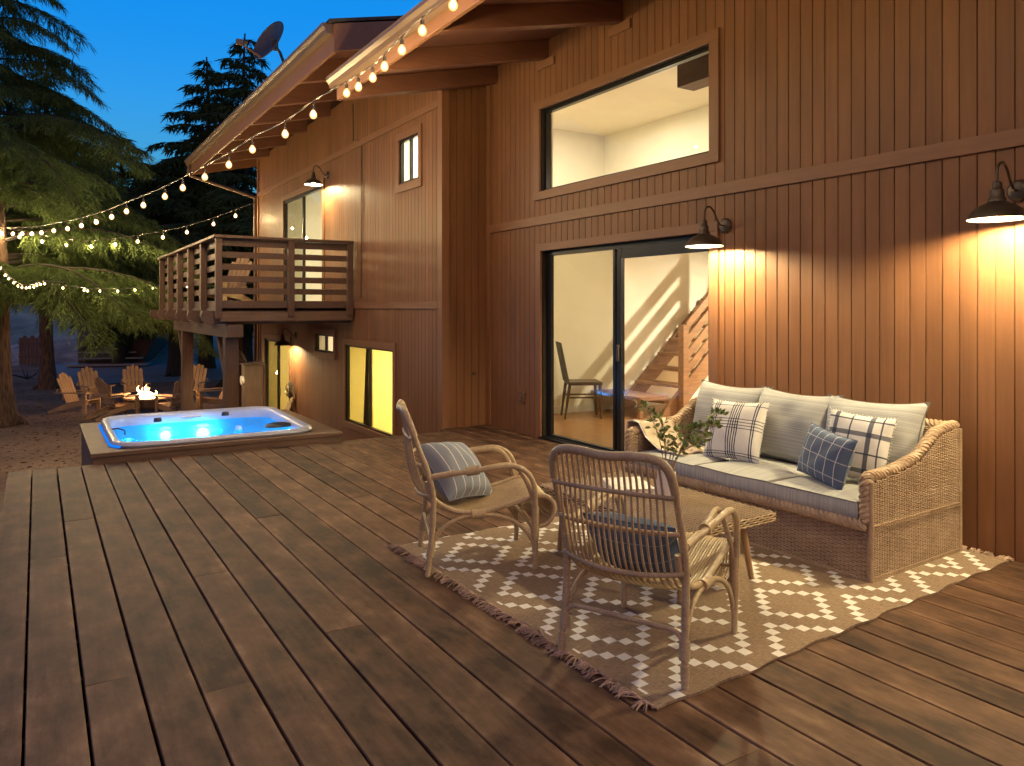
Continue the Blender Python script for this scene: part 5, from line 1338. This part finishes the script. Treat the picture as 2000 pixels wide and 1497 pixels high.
def flames(mat, n, hmin, hmax, rad, rw):
    m_ = MB()
    for k in range(n):
        a = rs.rand()*6.28; q = rad*rs.rand()**0.5; x, y = q*math.cos(a), q*math.sin(a); h = rs.uniform(hmin, hmax); lean = Vector((rs.normal(-0.04, 0.07), rs.normal(0, 0.07), 0))
        P_ = [Vector((x, y, 0.30)), Vector((x, y, 0.36)) , Vector((x, y, 0.40+h*0.3)) + lean*0.5, Vector((x, y, 0.40+h*0.7)) + lean*1.6, Vector((x, y, 0.40+h)) + lean*1.2]
        sm = smooth_path(P_, 4); L = len(sm)
        m_.tube(sm, [rw*max(0.04, math.sin(math.pi*(0.22+0.78*i/(L-1)))**1.1) for i in range(L)], 7)
    m_.build('flame', mat, fpit, smooth=True)
flames(M['flame_hot'], 9, 0.08, 0.2, 0.2, 0.05); flames(M['flame'], 8, 0.18, 0.38, 0.2, 0.035)
fl = bpy.data.lights.new("fire_light", 'POINT'); fl.energy = 120; fl.color = (1, 0.52, 0.2); fl.shadow_soft_size = 0.16
fo_ = bpy.data.objects.new("fire_light", fl); link(fo_); fo_.location = (FP.x, FP.y, GZ + 0.85)

def adirondack(label, loc, rz, s=1.0, group='wooden yard chairs around the fire pit'):
    r = thing('yard_chair', label, 'wooden chair', loc, rz, group=group); r.scale = (s, s, s)
    # back: fan of slats with arched top, reclining
    for k in range(5):
        y = (k-2)*0.105; hgt = 0.84 - 0.035*abs(k-2)**1.9; m_ = MB(); pts_ = []
        fan = (k-2)*0.006
        ca, sa = math.cos(R(22)), math.sin(R(22))
        def bp(yy, hh, d): return (-0.12 - sa*hh - ca*d*0, yy, 0.27 + ca*hh)
        w0, w1 = 0.047, 0.050
        outl = [(y-w0, 0), (y+w0, 0), (y+fan+w1, hgt-0.05)]
        outl += [(y+fan+w1*math.cos(R(a)), hgt-0.05+0.05*math.sin(R(a))) for a in (30, 60, 90, 120, 150)] + [(y+fan-w1, hgt-0.05)]
        n_ = len(outl); vs = []
        for d in (0.0, 0.018):
            for (yy, hh) in outl: vs.append((-0.12 - sa*hh + ca*d, yy, 0.27 + ca*hh + sa*d))
        fs = [(i, (i+1) % n_, n_+(i+1) % n_, n_+i) for i in range(n_)] + [tuple(range(n_))[::-1], tuple(range(n_, 2*n_))]
        m_.add(vs, fs); m_.build('back_slat', M['adk'], r)
    m_ = MB()
    m_.beam((-0.20, -0.27, 0.40), (-0.20, 0.27, 0.40), 0.03, 0.07); m_.beam((-0.35, -0.30, 0.60), (-0.35, 0.30, 0.60), 0.03, 0.06); m_.build('back_support', M['adk'], r)
    for k in range(6):
        x = -0.06 + k*0.088; m_ = MB(); z = 0.275 + 0.012*k if k < 5 else 0.325; m_.box(x, x+0.078, -0.27, 0.27, z+0.003, z+0.021); m_.build('seat_slat', M['adk'], r)
    for s_ in (-1, 1):
        m_ = MB(); m_.prism([(0.48, 0.24), (0.48, 0.36), (0.40, 0.36), (-0.10, 0.27), (-0.62, 0.05), (-0.62, 0.0), (-0.50, 0.0), (-0.05, 0.16)], 1, s_*0.255-0.012, s_*0.255+0.012); m_.build('side_rail', M['adk'], r)
        m_ = MB(); m_.box(0.36, 0.46, s_*0.29-0.013, s_*0.29+0.013, 0, 0.53); m_.build('front_leg', M['adk'], r)
        m_ = MB(); m_.prism([(0.52, s_*0.24), (0.54, s_*0.30), (0.52, s_*0.37), (0.2, s_*0.38), (-0.42, s_*0.33), (-0.42, s_*0.27), (0.1, s_*0.25)], 2, 0.532, 0.555); m_.build('armrest', M['adk'], r)
    return r
specs = [((150, 806), 0, 'yard chair far left, shown side on with its back to the trunk'), ((182, 790), 0, 'yard chair with rounded back just behind the leftmost chair'), ((225, 816), 0, 'yard chair seen from behind in front left of the fire pit'),
         ((262, 784), 0, 'yard chair facing us directly left of the flames'), ((345, 815), 0, 'yard chair seen from behind right of the flames, by the balcony post'), ((378, 782), 0, 'yard chair half hidden behind the balcony post'),
         ((422, 800), 0, 'yard chair between the two balcony posts')]
proto = None
for (u, v), _, lab in specs:
    p = pt(u, v, z=GZ); ang = math.atan2(FP.y-p.y, FP.x-p.x)
    if proto is None: proto = adirondack(lab, (p.x, p.y, GZ), ang); o = proto
    else:
        o = copy_tree(proto); o.location = (p.x, p.y, GZ); o.rotation_euler = (0, 0, ang); o['label'] = lab
# chair by the lower door and one up on the balcony
o = copy_tree(proto); p = pt(535, 812, z=GZ); o.location = (3.7, 14.6, GZ); o.rotation_euler = (0, 0, R(170)); o['label'] = 'yard chair under the balcony in front of the lower glass door'; o['group'] = 'wooden chairs by the house'
o = copy_tree(proto); o.location = (3.2, 15.7, BZ+0.001); o.rotation_euler = (0, 0, R(215)); o['label'] = 'wooden chair up on the balcony behind its railing'; o['group'] = 'wooden chairs by the house'

# ================================================================== SHED, TANK, FENCE
sc_ = pt(228, 715, z=GZ); 
shed = thing('shed', 'dark brown boxy shed with metal steps beyond the driveway', 'shed', (sc_.x, sc_.y, GZ), -YAW + R(14))
M['shed'] = m_wood('shed', (0.045, 0.028, 0.024), (0.075, 0.045, 0.036), axis=2, rough=0.7)
m_ = MB(); m_.prism([(-1.65, 0.15), (1.15, 0.15), (2.6, 3.4), (-1.65, 3.4)], 1, 0.0, 4.5); m_.build('wall', M['shed'], shed)
m_ = MB(); m_.box(-1.66, 0.2, -0.02, -0.003, 0.25, 3.38); m_.build('door', m_plain('shed_door', (0.07, 0.075, 0.09), 0.5), shed)
m_ = MB(); m_.box(-1.5, 0.9, -0.25, -0.02, 0.62, 0.68); m_.box(-1.5, 1.2, -0.55, -0.02, 0.36, 0.42); m_.box(-1.9, 1.5, -1.0, -0.02, 0.06, 0.16); m_.build('step', m_plain('shed_step', (0.22, 0.22, 0.24), 0.5), shed)
m_ = MB(); m_.box(-1.75, 2.8, -0.2, 4.7, 3.402, 3.55); m_.build('roof', M['shingle'], shed)
tp = pt(312, 662, s=44); 
tank = thing('gas_tank', 'long white gas tank lying on the bank behind the yard', 'tank', (tp.x, tp.y, tp.z-0.55), -YAW + R(8))
m_ = MB(); prof = [(0.001, -1.15), (0.25, -1.1), (0.42, -0.95), (0.50, -0.7), (0.50, 0.7), (0.42, 0.95), (0.25, 1.1), (0.001, 1.15)]; m_.lathe(prof, (0, 0, 0.85), 24, axis='x'); m_.build('body', m_plain('tank_paint', (0.62, 0.62, 0.60), 0.4), tank, smooth=True)
m_ = MB(); m_.box(-0.8, -0.65, -0.3, 0.3, -0.6, 0.5); m_.box(0.65, 0.8, -0.3, 0.3, -0.6, 0.5); m_.build('foot', M['gutter'], tank)
lp_ = pt(333, 643, s=42.5)
lamp = thing('yard_lamp', 'small bright cool lamp on a pole by the gas tank', 'lamp', (lp_.x, lp_.y, lp_.z-1.6))
m_ = MB(); m_.tube([(0,0,-0.4), (0,0,1.65)], 0.03, 8); m_.tube([(0, 0, 1.65), (0.12, 0, 2.1)], 0.03, 8); m_.build('pole', M['gutter'], lamp)
m_ = MB(); m_.sphere((0, -0.05, 1.6), 0.11, 12, 8); m_.build('lamp_head', m_emit('cool_lamp', (0.45, 0.95, 1.0), 60), lamp)
fz = pt(58, 716, z=GZ)
fen = thing('wooden_fence', 'short weathered wooden gate between the two left trunks', 'fence', (fz.x, fz.y, GZ), -YAW)
for k in range(6):
    m_ = MB(); m_.box(-0.5+k*0.18, -0.5+k*0.18+0.15, 0, 0.03, 0.05, 1.35 + 0.1*(k % 2)); m_.build('picket', M['balcony_post'], fen)
m_ = MB(); m_.box(-0.55, 0.6, 0.031, 0.07, 0.4, 0.5); m_.box(-0.55, 0.6, 0.031, 0.07, 1.0, 1.1); m_.build('rail', M['balcony_wood'], fen)
# fallen branch and a low shrub
p = pt(52, 742, z=GZ); m_ = MB(); rs = np.random.RandomState(8)
for k in range(9):
    a = rs.uniform(0, 6.28); m_.tube(smooth_path([(0,0,0.05), (0.3*math.cos(a), 0.3*math.sin(a), 0.15), (0.7*math.cos(a), 0.7*math.sin(a), rs.uniform(0.05, 0.5))], 3), [0.03, 0.025, 0.02, 0.018, 0.015, 0.01, 0.006], 5)
br = m_.build('fallen_branch', M['joist'], None, loc=(p.x, p.y, GZ)); tag(br, 'dead forked branch lying on the soil between the trunks', 'branch')

# ================================================================== TREES
M['bark'] = None
t = NT('bark'); co = t.coords((9, 9, 1.6)); b1 = t.noise(co, 1.6, 5, 0.7); v_ = t.n("TexVoronoi"); v_.inputs["Scale"].default_value = 2.0; t.l(co, v_.inputs["Vector"])
f = t.math('ADD', t.math('MULTIPLY', b1, 0.6), t.math('MULTIPLY', v_.outputs["Distance"], 0.5))
M['bark'] = t.principled(t.ramp(f, [(0.3, (0.025, 0.015, 0.010)), (0.65, (0.13, 0.075, 0.048))]), 0.9, 0, t.bump(f, 1.0, 0.05))
def m_needle(name, c1, c2):
    t = NT(name); n_ = t.noise(t.coords((1,1,1)), 1.1, 4, 0.6); oi = t.noise(t.coords((1,1,1)), 14, 2)
    f = t.math('ADD', t.math('MULTIPLY', n_, 0.5), t.math('MULTIPLY', oi, 0.5))
    d = t.n("BsdfDiffuse"); tl = t.n("BsdfTranslucent"); mx = t.n("MixShader"); mx.inputs[0].default_value = 0.3
    c = t.ramp(f, [(0.34, c1), (0.66, c2)]); t.l(c, d.inputs[0]); t.l(c, tl.inputs[0]); t.l(d.outputs[0], mx.inputs[1]); t.l(tl.outputs[0], mx.inputs[2]); t.l(mx.outputs[0], t.out.inputs[0]); return t.mat
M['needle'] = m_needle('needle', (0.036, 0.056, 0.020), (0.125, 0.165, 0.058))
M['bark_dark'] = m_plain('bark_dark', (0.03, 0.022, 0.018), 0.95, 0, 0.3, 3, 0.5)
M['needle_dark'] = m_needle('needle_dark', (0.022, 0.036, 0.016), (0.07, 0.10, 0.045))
def cedar(label, base, H, r0, zlow, blen, seed, nbr, mat, trunk_lean=(0, 0), sub=10, hang=0.5, dens=1.0, group=None, spray=(0.10, 0.22), taper=0.9, w=0.012, toplen=0.25, view=None, name='cedar_tree', up=0.25):
    """deodar-like tree: trunk, whorled limbs that arch and droop, hanging sprays of needles"""
    rs = np.random.RandomState(seed)
    root = thing(name, label, 'tree', (base[0], base[1], base[2]), group=group)
    tr = MB(); lb_ = MB(); path = []
    for i in range(15):
        z = H*i/14; path.append((trunk_lean[0]*(z/6) + 0.05*math.sin(z*0.9+seed), trunk_lean[1]*(z/6), z))
    tr.tube(path, [r0*(1.35 if i == 0 else 1.05 if i == 1 else 1)*(1-0.93*i/14)+0.012 for i in range(15)], 14)
    for k in range(6):
        a = rs.rand()*6.28; tr.tube(smooth_path([(0, 0, 0.5), (r0*0.9*math.cos(a), r0*0.9*math.sin(a), 0.22), (r0*2.2*math.cos(a), r0*2.2*math.sin(a), -0.05)], 3), [r0*0.6, r0*0.5, r0*0.45, r0*0.38, r0*0.3, r0*0.2, r0*0.08], 7)
    def tp(z):
        return Vector((trunk_lean[0]*(z/6) + 0.05*math.sin(z*0.9+seed), trunk_lean[1]*(z/6), z))
    tri = []   # needle triangles
    for b in range(nbr):
        q = (b + rs.rand()*0.8)/nbr
        z = zlow + (H*0.985-zlow)*(q**1.12)
        ang = b*2.39996 + rs.normal(0, 0.3)
        if view is not None and rs.rand() < view[1]:
            ang = view[0] + rs.uniform(-1.5, 1.5)
        L = blen*((1-((z-zlow)/(H-zlow)))**taper*(1-toplen*0.3)+toplen*0.10)*rs.uniform(0.68, 1.12)
        d = Vector((math.cos(ang), math.sin(ang), 0)); s = Vector((-math.sin(ang), math.cos(ang), 0))
        rise = up*rs.uniform(0.5, 1.5)*L*0.35; droop = hang*L*rs.uniform(0.25, 0.5)
        n = 12; P_ = []
        base_p = tp(z)
        bend = rs.normal(0, 0.08)
        for i in range(n+1):
            a = i/n; P_.append(base_p + d*(L*a) + s*(L*bend*a*a) + Vector((0, 0, rise*math.sin(a*math.pi*0.75) - droop*a**2.3)))
        lb_.tube(P_, [max(0.006, r0*0.20*(L/blen)*(1-i/n)**0.8+0.005) for i in range(n+1)], 5, caps=False)
        # side twigs
        m = max(6, int(L*sub))
        for k in range(m):
            a = 0.12 + 0.88*(k+rs.rand())/m; i = min(n-1, int(a*n)); p = P_[i].lerp(P_[i+1], a*n-i)
            side_ = 1 if k % 2 else -1
            tl_ = (0.30*L*(1-a)**0.7 + 0.22)*rs.uniform(0.5, 1.1)
            dirn = (d*rs.uniform(0.3, 0.9) + s*side_*rs.uniform(0.5, 1.1)); dirn.normalize()
            ns = max(3, int(tl_/0.10*dens))
            for j in range(ns+1):
                tt = j/ns
                pj = p + dirn*(tl_*tt) + Vector((0, 0, -0.30*tl_*tt*tt*hang*2))
                # a hanging spray: few long thin needle bunches
                for _ in range(3):
                    Ls = rs.uniform(*spray)*(1.0+0.9*rs.rand()*hang); 
                    hd = Vector((rs.normal(0, 0.45), rs.normal(0, 0.45), -rs.uniform(0.2, 1.2)*(0.4+hang))) + dirn*0.7
                    hd.normalize()
                    wv = Vector((rs.normal(), rs.normal(), rs.normal()*0.4)).normalized()*(w*rs.uniform(0.7, 1.6))
                    tri.append((pj, wv, hd*Ls))
    m_ = MB()
    tr.build('trunk', M['bark'] if mat is M['needle'] else M['bark_dark'], root, smooth=True); lb_.build('limb', M['bark_dark'], root, smooth=True)
    N = len(tri); V = np.zeros((N*4, 3)); A = np.array([list(a) for a, _, _ in tri]); Wv = np.array([list(a) for _, a, _ in tri]); D = np.array([list(a) for _, _, a in tri])
    V[0::4] = A - Wv*0.3; V[1::4] = A + D*0.45 - Wv; V[2::4] = A + D; V[3::4] = A + D*0.45 + Wv
    me = bpy.data.meshes.new('crown'); me.vertices.add(N*4); me.vertices.foreach_set("co", V.astype(np.float32).ravel())
    me.loops.add(N*4); me.loops.foreach_set("vertex_index", np.arange(N*4, dtype=np.int32)); me.polygons.add(N); me.polygons.foreach_set("loop_start", np.arange(0, N*4, 4, dtype=np.int32))
    me.update(calc_edges=True); me.materials.append(mat); o = bpy.data.objects.new('crown', me); link(o, root)
    print(label, 'sprays', N)
    return root
T1 = pt(8, 832, z=GZ)
cedar('big cedar with drooping lit branches at the left edge of the picture', (T1.x, T1.y, GZ), 13.5, 0.25, 3.1, 5.6, 4, 92, M['needle'], trunk_lean=(-0.25, 0.1), sub=21, hang=0.85, dens=2.1, view=(math.atan2(_R[1], _R[0]), 0.35), w=0.0085)
T2 = pt(93, 760, z=GZ)
cedar('second cedar with a bare straight trunk behind the yard chairs', (T2.x, T2.y, GZ), 11.5, 0.225, 3.3, 5.0, 9, 64, M['needle'], sub=15, hang=0.8, dens=1.7, view=(math.atan2(_R[1], _R[0]), 0.4), w=0.014, spray=(0.12, 0.26))
def far_tree(label, u, s, vtop, seed, blen, nbr, **kw):
    dx, dy = ray(u); zt = CAM_H + (V0-vtop)/F_PX*s
    H = zt - GZ
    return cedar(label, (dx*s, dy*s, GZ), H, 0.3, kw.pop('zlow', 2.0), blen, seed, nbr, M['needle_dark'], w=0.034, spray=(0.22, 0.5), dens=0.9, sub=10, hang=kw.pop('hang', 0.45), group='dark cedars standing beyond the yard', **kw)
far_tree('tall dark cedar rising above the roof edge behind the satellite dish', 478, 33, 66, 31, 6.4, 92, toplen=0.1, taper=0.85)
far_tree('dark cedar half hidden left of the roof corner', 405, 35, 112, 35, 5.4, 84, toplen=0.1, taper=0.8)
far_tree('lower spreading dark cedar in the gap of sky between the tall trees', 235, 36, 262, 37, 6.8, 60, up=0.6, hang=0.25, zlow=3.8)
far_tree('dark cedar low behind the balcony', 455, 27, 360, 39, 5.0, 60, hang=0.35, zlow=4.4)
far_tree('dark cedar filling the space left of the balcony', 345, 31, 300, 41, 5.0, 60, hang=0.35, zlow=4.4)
far_tree('far dark cedar right of the shed behind the bank', 380, 60, 430, 47, 6.0, 44)
